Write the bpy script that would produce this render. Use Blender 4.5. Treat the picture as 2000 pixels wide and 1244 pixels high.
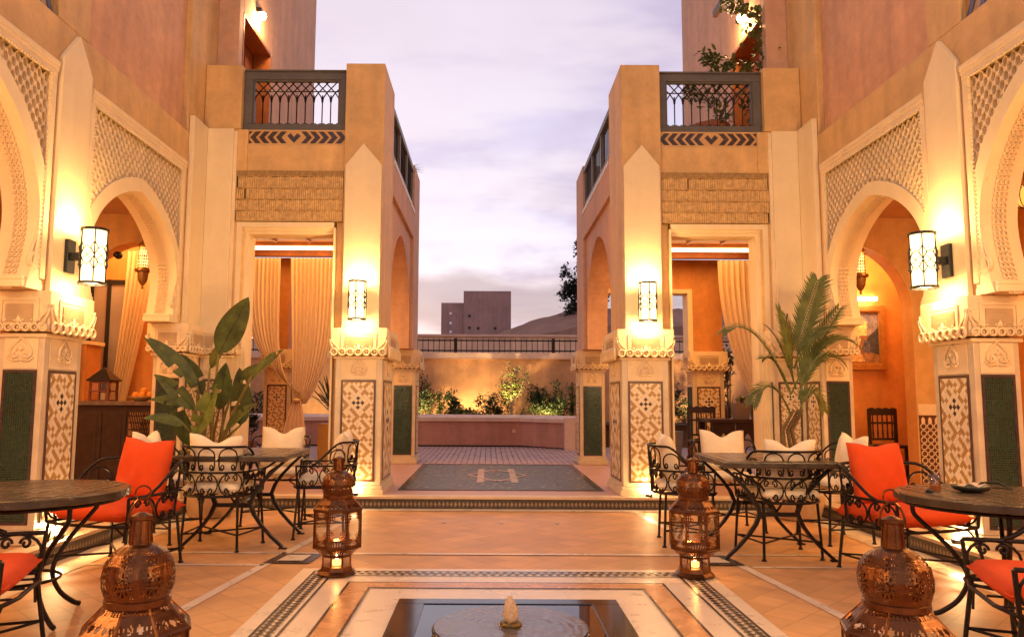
import bpy, bmesh, math, random
from mathutils import Vector, Matrix
from math import sin, cos, pi, radians, sqrt, atan2, exp
random.seed(7)
S = bpy.context.scene
for o in list(S.objects): bpy.data.objects.remove(o)
COL = S.collection

# ---------------------------------------------------------------- camera, sky, sun, exposure
cam_d = bpy.data.cameras.new('camera'); cam = bpy.data.objects.new('camera', cam_d); COL.objects.link(cam)
S.camera = cam
cam_d.sensor_width = 36; cam_d.lens = 27.0; cam_d.shift_x = 0.0225; cam_d.clip_start = .05; cam_d.clip_end = 2000
PITCH = math.atan((775.5-622)/1500); ROLL = .005
cam.matrix_world = Matrix.Translation((-.15, 0, 1.22)) @ Matrix.Rotation(pi/2+PITCH, 4, 'X') @ Matrix.Rotation(ROLL, 4, 'Z')

W = bpy.data.worlds.new('World'); S.world = W; W.use_nodes = True
def build_world():
    nt = W.node_tree; N = nt.nodes; L = nt.links; N.clear()
    def n(t, **k):
        x = N.new(t)
        for a, b in k.items(): setattr(x, a, b)
        return x
    def mth(op, a, b=None, c=None):
        x = n('ShaderNodeMath', operation=op)
        for i, v in enumerate((a, b, c)):
            if v is None: continue
            if isinstance(v, (int, float)): x.inputs[i].default_value = v
            else: L.new(v, x.inputs[i])
        return x.outputs[0]
    tc = n('ShaderNodeTexCoord'); sep = n('ShaderNodeSeparateXYZ'); L.new(tc.outputs['Generated'], sep.inputs[0])
    z = mth('MAXIMUM', sep.outputs[2], 0.0)
    ramp = n('ShaderNodeValToRGB'); L.new(z, ramp.inputs[0])
    e = ramp.color_ramp.elements
    e[0].position = 0; e[0].color = (.98, .78, .78, 1)
    e[1].position = 1; e[1].color = (.48, .38, .52, 1)
    for p, c in ((.10, (1.0, .90, .94, 1)), (.22, (.86, .80, 1.0, 1)), (.40, (.65, .56, .77, 1))):
        q = e.new(p); q.color = c
    # cloud sheets on a plane overhead
    zz = mth('ADD', z, .10)
    px = mth('DIVIDE', sep.outputs[0], zz); py = mth('DIVIDE', sep.outputs[1], zz)
    cb = n('ShaderNodeCombineXYZ'); L.new(px, cb.inputs[0]); L.new(py, cb.inputs[1])
    def cloud(scale, sx, sy, off, lo, hi, det=5):
        mp = n('ShaderNodeMapping'); L.new(cb.outputs[0], mp.inputs[0])
        mp.inputs['Scale'].default_value = (sx, sy, 1); mp.inputs['Location'].default_value = off
        no = n('ShaderNodeTexNoise'); no.inputs['Scale'].default_value = scale; no.inputs['Detail'].default_value = det
        no.inputs['Roughness'].default_value = .56
        L.new(mp.outputs[0], no.inputs['Vector'])
        mr = n('ShaderNodeMapRange'); mr.interpolation_type = 'SMOOTHSTEP'
        mr.inputs[1].default_value = lo; mr.inputs[2].default_value = hi
        L.new(no.outputs[0], mr.inputs[0]); return mr.outputs[0]
    c1 = cloud(1.0, .8, .55, (3.1, 1.7, 0), .44, .60)
    c2 = cloud(1.2, .5, 1.0, (8.0, 4.2, 0), .46, .60)
    def mix(fac, a, b, mode='MIX'):
        x = n('ShaderNodeMix', data_type='RGBA', blend_type=mode)
        if isinstance(fac, (int, float)): x.inputs[0].default_value = fac
        else: L.new(fac, x.inputs[0])
        for i, v in ((6, a), (7, b)):
            if isinstance(v, tuple): x.inputs[i].default_value = v
            else: L.new(v, x.inputs[i])
        return x.outputs[2]
    g = mix(mth('MULTIPLY', c1, .85), ramp.outputs[0], (.53, .42, .61, 1))
    g = mix(mth('MULTIPLY', c2, .55), g, (1.02, .88, .93, 1))
    # a low bank of violet cloud standing over the horizon
    n3 = n('ShaderNodeTexNoise'); n3.inputs['Scale'].default_value = 5.0; n3.inputs['Detail'].default_value = 5
    mp3 = n('ShaderNodeMapping'); mp3.inputs['Scale'].default_value = (1, 1, 2.6); mp3.inputs['Location'].default_value = (.7, .2, .4)
    L.new(tc.outputs['Generated'], mp3.inputs[0]); L.new(mp3.outputs[0], n3.inputs['Vector'])
    zb = mth('ADD', z, mth('MULTIPLY', mth('SUBTRACT', n3.outputs[0], .5), .09))
    d1 = n('ShaderNodeMapRange'); d1.interpolation_type = 'SMOOTHSTEP'; d1.inputs[1].default_value = .088; d1.inputs[2].default_value = .112; L.new(zb, d1.inputs[0])
    d2 = n('ShaderNodeMapRange'); d2.interpolation_type = 'SMOOTHSTEP'; d2.inputs[1].default_value = .165; d2.inputs[2].default_value = .142; L.new(zb, d2.inputs[0])
    band = mth('MULTIPLY', mth('MULTIPLY', d1.outputs[0], d2.outputs[0]), .80)
    g = mix(band, g, (.42, .33, .42, 1))
    sky = n('ShaderNodeTexSky', sky_type='NISHITA'); sky.sun_disc = False
    sky.sun_elevation = radians(1.0); sky.sun_rotation = radians(-25); sky.sun_intensity = .4
    b1 = n('ShaderNodeBackground'); L.new(g, b1.inputs[0]); b1.inputs[1].default_value = .69
    b2 = n('ShaderNodeBackground'); L.new(sky.outputs[0], b2.inputs[0]); b2.inputs[1].default_value = .05
    ad = n('ShaderNodeAddShader'); L.new(b1.outputs[0], ad.inputs[0]); L.new(b2.outputs[0], ad.inputs[1])
    out = n('ShaderNodeOutputWorld'); L.new(ad.outputs[0], out.inputs[0])
build_world()
sun_d = bpy.data.lights.new('sun', 'SUN'); sun_d.energy = .12; sun_d.angle = radians(25); sun_d.color = (1, .72, .62)
sun = bpy.data.objects.new('sun', sun_d); COL.objects.link(sun)
sun.rotation_euler = (radians(82), 0, radians(155))
S.view_settings.view_transform = 'Standard'; S.view_settings.look = 'None'
S.view_settings.exposure = 0.54; S.view_settings.gamma = 1.0; S.view_settings.use_curve_mapping = False
S.cycles.max_bounces = 7; S.cycles.diffuse_bounces = 4; S.cycles.glossy_bounces = 3; S.cycles.transparent_max_bounces = 12
S.cycles.sample_clamp_indirect = 6.0

# ---------------------------------------------------------------- materials
MATS = {}
def mat(name, col, rough=.7, var=.12, vscale=3.0, bump=.0, bscale=30.0, metal=0.0, spec=.4, col2=None, fine=0.0):
    if name in MATS: return MATS[name]
    m = bpy.data.materials.new(name); m.use_nodes = True; MATS[name] = m
    nt = m.node_tree; N = nt.nodes; L = nt.links
    p = N['Principled BSDF']; p.inputs['Roughness'].default_value = rough; p.inputs['Metallic'].default_value = metal
    p.inputs['Specular IOR Level'].default_value = spec
    g = N.new('ShaderNodeNewGeometry')
    no = N.new('ShaderNodeTexNoise'); no.inputs['Scale'].default_value = vscale; no.inputs['Detail'].default_value = 6; no.inputs['Roughness'].default_value = .62
    L.new(g.outputs['Position'], no.inputs['Vector'])
    r = N.new('ShaderNodeValToRGB'); L.new(no.outputs[0], r.inputs[0])
    a = tuple(max(0, c*(1-var)) for c in col); b = tuple(min(1, c*(1+var)) for c in col)
    if col2: b = col2
    r.color_ramp.elements[0].position = .32; r.color_ramp.elements[1].position = .68
    r.color_ramp.elements[0].color = (*a, 1); r.color_ramp.elements[1].color = (*b, 1)
    if any(k in name for k in ('plaster','render','brick','earth','wall')):
        # weathering: vertical rain streaks and trowel clouds
        ms = N.new('ShaderNodeMapping'); ms.inputs['Scale'].default_value = (5.5, 5.5, .45); L.new(g.outputs['Position'], ms.inputs[0])
        ns = N.new('ShaderNodeTexNoise'); ns.inputs['Scale'].default_value = 1.0; ns.inputs['Detail'].default_value = 5; L.new(ms.outputs[0], ns.inputs['Vector'])
        nf = N.new('ShaderNodeTexNoise'); nf.inputs['Scale'].default_value = 9.0; nf.inputs['Detail'].default_value = 8; nf.inputs['Roughness'].default_value = .7; L.new(g.outputs['Position'], nf.inputs['Vector'])
        am = N.new('ShaderNodeMath'); am.operation = 'ADD'; L.new(ns.outputs[0], am.inputs[0]); L.new(nf.outputs[0], am.inputs[1])
        mp_ = N.new('ShaderNodeMapRange'); mp_.inputs[1].default_value = .7; mp_.inputs[2].default_value = 1.3; mp_.inputs[3].default_value = .80 if 'cream' not in name else .93; mp_.inputs[4].default_value = 1.10 if 'cream' not in name else 1.03
        L.new(am.outputs[0], mp_.inputs[0])
        mm = N.new('ShaderNodeVectorMath'); mm.operation = 'SCALE'; L.new(r.outputs[0], mm.inputs[0]); L.new(mp_.outputs[0], mm.inputs['Scale']); L.new(mm.outputs[0], p.inputs['Base Color'])
    else: L.new(r.outputs[0], p.inputs['Base Color'])
    mr = N.new('ShaderNodeMapRange'); mr.inputs[3].default_value = max(0, rough-.08); mr.inputs[4].default_value = min(1, rough+.1)
    L.new(no.outputs[0], mr.inputs[0]); L.new(mr.outputs[0], p.inputs['Roughness'])
    if bump > 0:
        n2 = N.new('ShaderNodeTexNoise'); n2.inputs['Scale'].default_value = bscale; n2.inputs['Detail'].default_value = 4
        L.new(g.outputs['Position'], n2.inputs['Vector'])
        bp = N.new('ShaderNodeBump'); bp.inputs['Strength'].default_value = bump; bp.inputs['Distance'].default_value = .02
        L.new(n2.outputs[0], bp.inputs['Height']); L.new(bp.outputs[0], p.inputs['Normal'])
    return m
def emit(name, col, st):
    m = bpy.data.materials.new(name); m.use_nodes = True; MATS[name] = m
    N = m.node_tree.nodes; N.clear(); e = N.new('ShaderNodeEmission'); o = N.new('ShaderNodeOutputMaterial')
    e.inputs[0].default_value = (*col, 1); e.inputs[1].default_value = st; m.node_tree.links.new(e.outputs[0], o.inputs[0]); return m
def glass(name, tint=(.95, .93, .9), refl=.12, rough=.03):
    m = bpy.data.materials.new(name); m.use_nodes = True; MATS[name] = m
    nt = m.node_tree; N = nt.nodes; L = nt.links; N.clear()
    t = N.new('ShaderNodeBsdfTransparent'); t.inputs[0].default_value = (*tint, 1)
    g = N.new('ShaderNodeBsdfGlossy'); g.inputs['Roughness'].default_value = rough
    f = N.new('ShaderNodeLayerWeight'); f.inputs[0].default_value = .35
    mr = N.new('ShaderNodeMapRange'); mr.inputs[3].default_value = refl*.4; mr.inputs[4].default_value = min(1, refl*4); L.new(f.outputs['Fresnel'], mr.inputs[0])
    mx = N.new('ShaderNodeMixShader'); L.new(mr.outputs[0], mx.inputs[0]); L.new(t.outputs[0], mx.inputs[1]); L.new(g.outputs[0], mx.inputs[2])
    o = N.new('ShaderNodeOutputMaterial'); L.new(mx.outputs[0], o.inputs[0]); return m
def sheer(name, col, tr=.35):
    m = bpy.data.materials.new(name); m.use_nodes = True; MATS[name] = m
    nt = m.node_tree; N = nt.nodes; L = nt.links; N.clear()
    d = N.new('ShaderNodeBsdfDiffuse'); d.inputs[0].default_value = (*col, 1)
    t = N.new('ShaderNodeBsdfTranslucent'); t.inputs[0].default_value = (*col, 1)
    mx = N.new('ShaderNodeMixShader'); mx.inputs[0].default_value = tr; L.new(d.outputs[0], mx.inputs[1]); L.new(t.outputs[0], mx.inputs[2])
    o = N.new('ShaderNodeOutputMaterial'); L.new(mx.outputs[0], o.inputs[0]); return m

M_OCHRE = mat('ochre_plaster', (.66, .40, .15), .62, .13, 1.6, .3, 9)
M_PINK = mat('rose_plaster', (.60, .345, .20), .72, .13, 1.3, .3, 9)
M_TERRA = mat('terracotta_plaster', (.62, .33, .165), .68, .16, 1.1, .3, 9)
M_CREAM = mat('cream_plaster', (.78, .61, .35), .55, .05, 1.5, .05, 20)
M_STUCCO = mat('carved_stucco', (.78, .60, .35), .7, .08, 5, .25, 60)
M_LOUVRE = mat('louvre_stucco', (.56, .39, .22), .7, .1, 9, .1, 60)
M_MARBLE = mat('grey_marble', (.60, .47, .30), .34, .12, 7, .0)
M_ORANGE = mat('orange_plaster', (.60, .25, .06), .6, .16, 1.8, .12, 14)
M_WHITE = mat('white_marble', (.76, .60, .42), .28, .07, 4)
M_BROWNT = mat('brown_tile', (.09, .04, .025), .3, .25, 40)
M_TCREAM = mat('cream_tile', (.78, .63, .42), .3, .08, 25)
M_TTAN = mat('tan_tile', (.42, .235, .075), .3, .16, 25)
M_TDARK = mat('dark_tile', (.06, .04, .035), .22, .3, 25)
M_RIM = mat('step_stone', (.62, .45, .27), .4, .1, 4, .06, 40)
M_IRON = mat('wrought_iron', (.020, .013, .010), .42, .3, 40, .1, 90, .6)
M_FRAMEG = mat('grey_painted_wood', (.105, .095, .08), .5, .15, 8, .05, 50)
M_COPPER = mat('copper', (.15, .058, .021), .33, .3, 14, .12, 60, .92)
M_WHITEF = mat('ivory_fabric', (.78, .63, .42), .9, .05, 20, .15, 220)
M_ORF = mat('orange_fabric', (.62, .062, .004), .85, .06, 20, .15, 220)
M_TABLE = mat('slate_table', (.05, .034, .022), .24, .35, 9, .1, 60)
M_DWOOD = mat('dark_wood', (.035, .018, .012), .4, .3, 10, .08, 40)
M_CEIL = mat('cedar_ceiling', (.30, .10, .03), .55, .3, 6, .15, 30)
M_BLACK = mat('black_granite', (.012, .009, .009), .10, .4, 30)
M_BLACKM = mat('black_metal', (.015, .013, .012), .4, .3, 20)
M_REED = mat('reed', (.62, .39, .15), .75, .25, 24, .3, 90)
M_REED2 = mat('reed_dark', (.42, .25, .085), .75, .25, 24, .3, 90)
M_CURT = sheer('curtain_voile', (.80, .60, .36), .38)
M_LEAF = mat('leaf', (.058, .072, .012), .58, .5, 9, .1, 40)
M_LEAF2 = mat('leaf_light', (.12, .15, .03), .42, .4, 9, .1, 40)
M_PALM = mat('palm_leaf', (.10, .112, .024), .45, .4, 9)
M_BUSH = mat('bush_leaf', (.045, .065, .018), .55, .5, 6)
M_STEM = mat('stem', (.14, .09, .035), .6, .3, 20)
M_POT = mat('terracotta_pot', (.38, .12, .05), .6, .2, 8, .1, 40)
M_GPOT = mat('grey_pot', (.22, .17, .13), .7, .12, 8, .1, 40)
M_PLANTER = mat('rose_render', (.48, .215, .14), .75, .10, 2, .1, 30)
M_COPING = mat('coping_stone', (.64, .42, .30), .65, .1, 4, .1, 40)
M_GWALL = mat('garden_wall_render', (.60, .29, .12), .75, .2, 1.4, .15, 20)
M_RUIN = mat('mud_brick', (.34, .20, .165), .9, .18, .7, .2, 5)
M_EARTH = mat('rammed_earth', (.25, .13, .085), .9, .2, .5, .3, 4)
M_PAVE = mat('paving_brick', (.46, .285, .235), .6, .2, 6, .1, 50)
M_PAVE2 = mat('paving_joint', (.20, .115, .095), .7, .2, 6)
M_GLASS = glass('clear_glass')
M_WATER = glass('water', (.55, .6, .6), .3, .02)
M_LAMP = emit('lamp_glass', (1, .66, .28), 2.7)
M_COVE = emit('cove_light', (1, .62, .26), 7)
M_FLAME = emit('candle_flame', (1, .50, .14), 40)
M_WAX = emit('lit_wax', (1, .42, .10), 3.0)
M_SPOT = emit('uplight_lens', (1, .72, .38), 30)

def tile_mat(name, base, dark, scale, rot=0.0, rough=.3, mortar=.02, w=1.0, h=1.0, axis='XY', bump=.15, grout=None):
    m = mat(name, base, rough, .12, 3)
    nt = m.node_tree; N = nt.nodes; L = nt.links; p = N['Principled BSDF']
    ramp = [x for x in N if x.type == 'VALTORGB'][0]
    g = [x for x in N if x.type == 'NEW_GEOMETRY'][0]
    mp = N.new('ShaderNodeMapping'); L.new(g.outputs['Position'], mp.inputs[0])
    if axis == 'XZ': mp.inputs['Rotation'].default_value = (radians(-90), 0, 0)
    elif axis == 'YZ':
        mp.inputs['Rotation'].default_value = (radians(-90), 0, radians(-90))
    else: mp.inputs['Rotation'].default_value = (0, 0, rot)
    b = N.new('ShaderNodeTexBrick'); L.new(mp.outputs[0], b.inputs[0])
    b.inputs['Scale'].default_value = scale; b.inputs['Mortar Size'].default_value = mortar; b.inputs['Brick Width'].default_value = w; b.inputs['Row Height'].default_value = h
    b.inputs['Color1'].default_value = (1, 1, 1, 1); b.inputs['Color2'].default_value = (dark, dark, dark, 1); b.offset = .0
    gr = grout if grout is not None else .6
    b.inputs['Mortar'].default_value = (gr, gr, gr, 1)
    mx = N.new('ShaderNodeMix'); mx.data_type = 'RGBA'; mx.blend_type = 'MULTIPLY'; mx.inputs[0].default_value = 1
    L.new(ramp.outputs[0], mx.inputs[6]); L.new(b.outputs[0], mx.inputs[7]); L.new(mx.outputs[2], p.inputs['Base Color'])
    if bump:
        bp = N.new('ShaderNodeBump'); bp.inputs['Strength'].default_value = bump; bp.inputs['Distance'].default_value = .003; bp.invert = True
        L.new(b.outputs['Fac'], bp.inputs['Height']); L.new(bp.outputs[0], p.inputs['Normal'])
    return m
M_FLOOR = tile_mat('floor_stone', (.66, .35, .14), .82, 1.0, radians(45), .50, .006, .2, .2, bump=.12, grout=.78)
M_ORBAND = mat('orange_marble', (.62, .30, .12), .26, .18, 5)
M_GREEN = tile_mat('green_zellige', (.017, .037, .021), .35, 30, 0, .25, .06, .5, .5, 'XZ', .4, 1.9)
M_GREENY = tile_mat('green_zellige_side', (.017, .037, .021), .35, 30, 0, .25, .06, .5, .5, 'YZ', .4, 1.9)
M_CARPET = tile_mat('grey_green_zellige', (.092, .080, .048), .72, 12, radians(45), .42, .03, .5, .5, 'XY', .2, .7)
M_RISER = mat('dark_zellige', (.06, .045, .03), .3, .35, 30)

# ---------------------------------------------------------------- mesh helpers
class MB:
    def __init__(s): s.v = []; s.f = []
    def add(s, vs, fs):
        b = len(s.v); s.v += [tuple(v) for v in vs]; s.f += [tuple(i+b for i in f) for f in fs]
    def box(s, x0, x1, y0, y1, z0, z1):
        s.add([(x0,y0,z0),(x1,y0,z0),(x1,y1,z0),(x0,y1,z0),(x0,y0,z1),(x1,y0,z1),(x1,y1,z1),(x0,y1,z1)],
              [(0,3,2,1),(4,5,6,7),(0,1,5,4),(1,2,6,5),(2,3,7,6),(3,0,4,7)]); return s
    def hexa(s, p8):
        s.add(p8, [(0,3,2,1),(4,5,6,7),(0,1,5,4),(1,2,6,5),(2,3,7,6),(3,0,4,7)]); return s
    def prism(s, lo, hi):
        n = len(lo); s.add(list(lo)+list(hi), [tuple(range(n-1,-1,-1)), tuple(range(n, 2*n))]+[(i,(i+1)%n,n+(i+1)%n,n+i) for i in range(n)]); return s
    def tube(s, path, r, n=6, closed=False, cap=True, r2=None):
        P = [Vector(p) for p in path]; k = len(P); rings = []
        up = None
        for i in range(k):
            a = P[i-1] if (i > 0 or closed) else P[i]; b = P[(i+1) % k] if (i < k-1 or closed) else P[i]
            t = (b-a)
            if t.length < 1e-9: t = Vector((0,0,1))
            t.normalize()
            if up is None:
                up = Vector((0,0,1)) if abs(t.z) < .9 else Vector((1,0,0))
            u = up - t*up.dot(t)
            if u.length < 1e-6: u = t.orthogonal()
            u.normalize(); w = t.cross(u); up = u
            rr = r if r2 is None else r+(r2-r)*i/(k-1)
            rings.append([P[i]+u*rr*cos(2*pi*j/n)+w*rr*sin(2*pi*j/n) for j in range(n)])
        vs = [v for R in rings for v in R]; fs = []
        for i in range(k if closed else k-1):
            a = i*n; b = ((i+1) % k)*n
            fs += [(a+j, a+(j+1)%n, b+(j+1)%n, b+j) for j in range(n)]
        if cap and not closed:
            fs += [tuple(range(n-1,-1,-1)), tuple(range((k-1)*n, k*n))]
        s.add(vs, fs); return s
    def lathe(s, prof, n=16, c=(0,0,0), rot=0.0, cap=True):
        vs = []; fs = []
        for (r, z) in prof:
            vs += [(c[0]+r*cos(2*pi*j/n+rot), c[1]+r*sin(2*pi*j/n+rot), c[2]+z) for j in range(n)]
        for i in range(len(prof)-1):
            a = i*n; b = a+n
            fs += [(a+j, a+(j+1)%n, b+(j+1)%n, b+j) for j in range(n)]
        if cap: fs += [tuple(range(n-1,-1,-1)), tuple(range((len(prof)-1)*n, len(prof)*n))]
        s.add(vs, fs); return s
    def ball(s, c, r, n=10, m=6, sc=(1,1,1)):
        pr = [(max(1e-4, sin(pi*i/m)), -cos(pi*i/m)) for i in range(m+1)]
        t = MB(); t.lathe(pr, n, cap=False)
        s.add([(c[0]+v[0]*r*sc[0], c[1]+v[1]*r*sc[1], c[2]+v[2]*r*sc[2]) for v in t.v], t.f); return s
    def grid(s, fn, nu, nv):
        s.add([fn(i/nu, j/nv) for j in range(nv+1) for i in range(nu+1)],
              [(j*(nu+1)+i, j*(nu+1)+i+1, (j+1)*(nu+1)+i+1, (j+1)*(nu+1)+i) for j in range(nv) for i in range(nu)]); return s
    def quad(s, a, b, c, d): s.add([a,b,c,d], [(0,1,2,3)]); return s
    def mesh(s, name, m, smooth=False, bevel=0, mats=None, fm=None):
        me = bpy.data.meshes.new(name); me.from_pydata(s.v, [], s.f)
        bm = bmesh.new(); bm.from_mesh(me); bmesh.ops.recalc_face_normals(bm, faces=bm.faces)
        if bevel:
            ed = [e for e in bm.edges if len(e.link_faces) == 2 and e.calc_face_angle(0) > .6]
            bmesh.ops.bevel(bm, geom=ed, offset=bevel, segments=2, profile=.6, affect='EDGES', clamp_overlap=True)
        bm.to_mesh(me); bm.free()
        for q in (m if isinstance(m, (list, tuple)) else [m]): me.materials.append(q)
        if smooth: me.polygons.foreach_set('use_smooth', [True]*len(me.polygons))
        return me
def link(name, me, parent=None, label=None, kind=None):
    o = bpy.data.objects.new(name, me); COL.objects.link(o)
    if parent is not None:
        o.parent = parent
        root = parent
        p = Vector((0,0,0))
        if parent.get('off'): p = Vector(parent['off'][:])
        if parent.type == 'EMPTY' and parent.get('world_built'): o.matrix_parent_inverse = Matrix.Translation(-Vector(parent.location))
    if label: o['label'] = label
    if kind: o['kind'] = kind
    return o
def part(name, mb, m, parent=None, smooth=False, bevel=0, label=None, kind=None):
    if not mb.v: return None
    return link(name, mb.mesh(name, m, smooth, bevel), parent, label, kind)
def tag(o, label=None, cat=None, group=None, kind=None):
    if label: o['label'] = label
    if cat: o['category'] = cat
    if group: o['group'] = group
    if kind: o['kind'] = kind
    return o
def thing(name, label, cat, loc=(0,0,0), rz=0, group=None, world=False):
    o = bpy.data.objects.new(name, None); COL.objects.link(o); o.location = loc; o.rotation_euler = (0,0,rz)
    o.empty_display_size = .1
    tag(o, label, cat, group)
    if world: o['world_built'] = True
    return o
KIDS = {}
def copy_tree(o, parent=None):
    c = o.copy(); COL.objects.link(c)
    if parent is not None: c.parent = parent
    for k in list(o.children): copy_tree(k, c)
    return c
def place(root, loc, rz, label=None, group=None, sc=None):
    root.location = loc; root.rotation_euler = (0,0,rz)
    if label: root['label'] = label
    if group: root['group'] = group
    if sc: root.scale = (sc,)*3
    return root
# a face frame: origin, right vector, outward normal
class FR:
    def __init__(s, o, u, n): s.o = Vector(o); s.u = Vector(u); s.n = Vector(n)
    def p(s, a, z, d=0.0): return s.o + s.u*a + s.n*d + Vector((0,0,z))
def fbox(mb, F, a0, a1, z0, z1, d0, d1):
    mb.hexa([F.p(a0,z0,d0),F.p(a1,z0,d0),F.p(a1,z0,d1),F.p(a0,z0,d1),F.p(a0,z1,d0),F.p(a1,z1,d0),F.p(a1,z1,d1),F.p(a0,z1,d1)])
def fpoly(mb, F, pts, d0, d1): mb.prism([F.p(a,z,d0) for a,z in pts], [F.p(a,z,d1) for a,z in pts])
def ftube(mb, F, pts, r, n=5, closed=False, d=0.0): mb.tube([F.p(q[0],q[1],d+(q[2] if len(q)>2 else 0)) for q in pts], r, n, closed)
def spiral(cx, cz, r0, r1, a0, turns, k=12):
    return [(cx+(r0+(r1-r0)*i/k)*cos(a0+turns*2*pi*i/k), cz+(r0+(r1-r0)*i/k)*sin(a0+turns*2*pi*i/k)) for i in range(k+1)]
def lamp(name, kind, loc, energy, col=(1,.58,.24), size=.05, rot=None, spot=None, parent=None, blend=.6):
    d = bpy.data.lights.new(name, kind); d.energy = energy; d.color = col
    if kind == 'AREA':
        d.shape = 'RECTANGLE'; d.size = size[0]; d.size_y = size[1]
    else: d.shadow_soft_size = size
    if kind == 'SPOT': d.spot_size = radians(spot); d.spot_blend = blend
    o = bpy.data.objects.new(name, d); COL.objects.link(o); o.location = loc
    if rot: o.rotation_euler = rot
    return o
# ---------------------------------------------------------------- the ground, floor and step
ST = .14
def structure(name, mb, m, parent=None, **k):
    o = part(name, mb, m, parent, **k)
    if parent is None: o['kind'] = 'structure'
    return o
g = MB(); g.quad((-400,20,-.02),(400,20,-.02),(400,900,-.02),(-400,900,-.02)); g.quad((-400,-60,-.03),(400,-60,-.03),(400,20,-.03),(-400,20,-.03))
structure('ground', g, M_EARTH)
fl = MB(); fl.quad((-3.5,-6,0),(3.5,-6,0),(3.5,8.6,0),(-3.5,8.6,0))
floor = structure('courtyard_floor', fl, M_FLOOR)
def sheet(name, pts, z, m): return part(name, (lambda b: (b.add([(x,y,z) for x,y in pts], [tuple(range(len(pts)))]), b)[1])(MB()), m, floor)
CX = -.03
for s in (-1, 1):
    # the slanting white marble bands either side and their cross bands
    sheet('marble_band', [(s*1.40+CX,8.55),(s*1.47+CX,8.55),(s*2.16+CX,2.2),(s*2.09+CX,2.2)], .004, M_WHITE)
    sheet('marble_band', [(s*3.05,8.36),(s*3.31,8.36),(s*3.31,-6),(s*3.05,-6)], .004, M_WHITE)
    for y in (5.70, 6.14):
        sheet('marble_band', [(s*(2.16-.1095*(y-2.2)),y),(s*3.05,y),(s*3.05,y+.05),(s*(2.16-.1095*(y+.05-2.2)),y+.05)], .004, M_WHITE)
    # diamond box of dark zellige round a marble square
    a = [(s*1.40,6.12),(s*1.72,6.12),(s*1.77,5.77),(s*1.43,5.77)]
    sheet('zellige_square', [(x+CX,y) for x,y in a], .008, M_TDARK)
    sheet('marble_square', [(s*1.47+CX,6.05),(s*1.65+CX,6.05),(s*1.68+CX,5.84),(s*1.49+CX,5.84)], .012, M_WHITE)
sheet('marble_band', [(-3.05,8.40),(3.05,8.40),(3.05,8.56),(-3.05,8.56)], .006, M_WHITE)
sheet('marble_band', [(-1.66,6.11),(1.60,6.11),(1.60,6.16),(-1.66,6.16)], .007, M_WHITE)
def ring_rect(name, h, y1, w, z, m, y0=2.0):
    b = MB(); x0, x1 = CX-h, CX+h
    b.add([(x0,y0,z),(x0+w,y0,z),(x0+w,y1-w,z),(x1-w,y1-w,z),(x1-w,y0,z),(x1,y0,z),(x1,y1,z),(x0,y1,z)], [(0,1,2,7),(7,2,3,6),(3,4,5,6)])
    return part(name, b, m, floor)
sheet('marble_field', [(CX-1.43,2.0),(CX+1.43,2.0),(CX+1.43,5.62),(CX-1.43,5.62)], .004, M_WHITE)
ring_rect('dark_line', 1.335, 5.535, .014, .008, M_TDARK)
ring_rect('dark_line', 1.200, 5.400, .014, .008, M_TDARK)
ring_rect('dark_line', 1.040, 5.215, .016, .008, M_TDARK)
ring_rect('orange_band', 1.022, 5.197, .135, .008, M_ORBAND)
ring_rect('dark_line', .885, 5.06, .014, .010, M_TDARK)
ck = MB()
def ctile(x, y, sx, sy): ck.add([(x-sx,y,.010),(x,y-sy,.010),(x+sx,y,.010),(x,y+sy,.010)], [(0,1,2,3)])
n = 46
for i in range(n):
    x = CX-1.30+2.60*(i+.5)/n
    for r in range(2):
        ctile(x+(r*.5)*2.6/n, 5.442+r*.05, .024, .026)
m_ = 62
for s in (-1, 1):
    for i in range(m_):
        y = 2.0+3.40*(i+.5)/m_
        for r in range(2): ctile(CX+s*(1.243+r*.05), y+r*.027, .026, .024)
part('checker_tile', ck, M_TDARK, floor, kind='stuff')
for x, y, w_ in ((-.58, 7.62, 'leftmost'), (-.02, 7.62, 'middle'), (.52, 7.62, 'rightmost')):
    b = MB(); b.lathe([(.022,.0),(.022,.006),(.014,.009)], 12, (x,y,.004)); tag(part('floor_stud', b, mat('steel', (.7,.68,.64), .25, .05, metal=.9)), w_+' of the three small steel stud lights set in the floor before the step', 'floor light', 'studs in a row in the floor')

# raised platform (step) running round three sides
pl = MB()
pl.box(-1.70,1.70,8.57,13.6,-.02,ST-.03)
plat = structure('platform', pl, M_PINK)
top = MB(); top.box(-3.335,3.335,8.545,8.70,ST-.03,ST)
part('step_nosing', top, M_RIM, plat, bevel=.006)
t2 = MB(); t2.box(-1.72,1.72,8.702,13.6,ST-.028,ST-.002); part('terrace_floor', t2, mat('rose_stone',(.50,.29,.20),.4,.1,3), plat)
for s in (-1, 1):
    b = MB(); b.box(min(s*3.32,s*3.5),max(s*3.32,s*3.5),-6,8.543,ST-.03,ST-.001); part('step_nosing', b, M_RIM, plat, bevel=.006)
    b = MB(); b.box(min(s*3.34,s*7),max(s*3.34,s*7),-6,13.6,-.02,ST-.032); part('gallery_base', b, M_PINK, plat)
    b = MB(); b.box(min(s*3.502,s*7),max(s*3.502,s*7),-6,13.6,ST-.031,ST-.003); part('gallery_floor', b, mat('gallery_stone',(.42,.22,.10),.4,.12,3), plat)
    b = MB(); b.box(min(s*1.72,s*3.5),max(s*1.72,s*3.5),8.57,13.6,-.02,ST-.004); part('room_floor', b, mat('gallery_stone',(.4,.2,.1)), plat)
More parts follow.
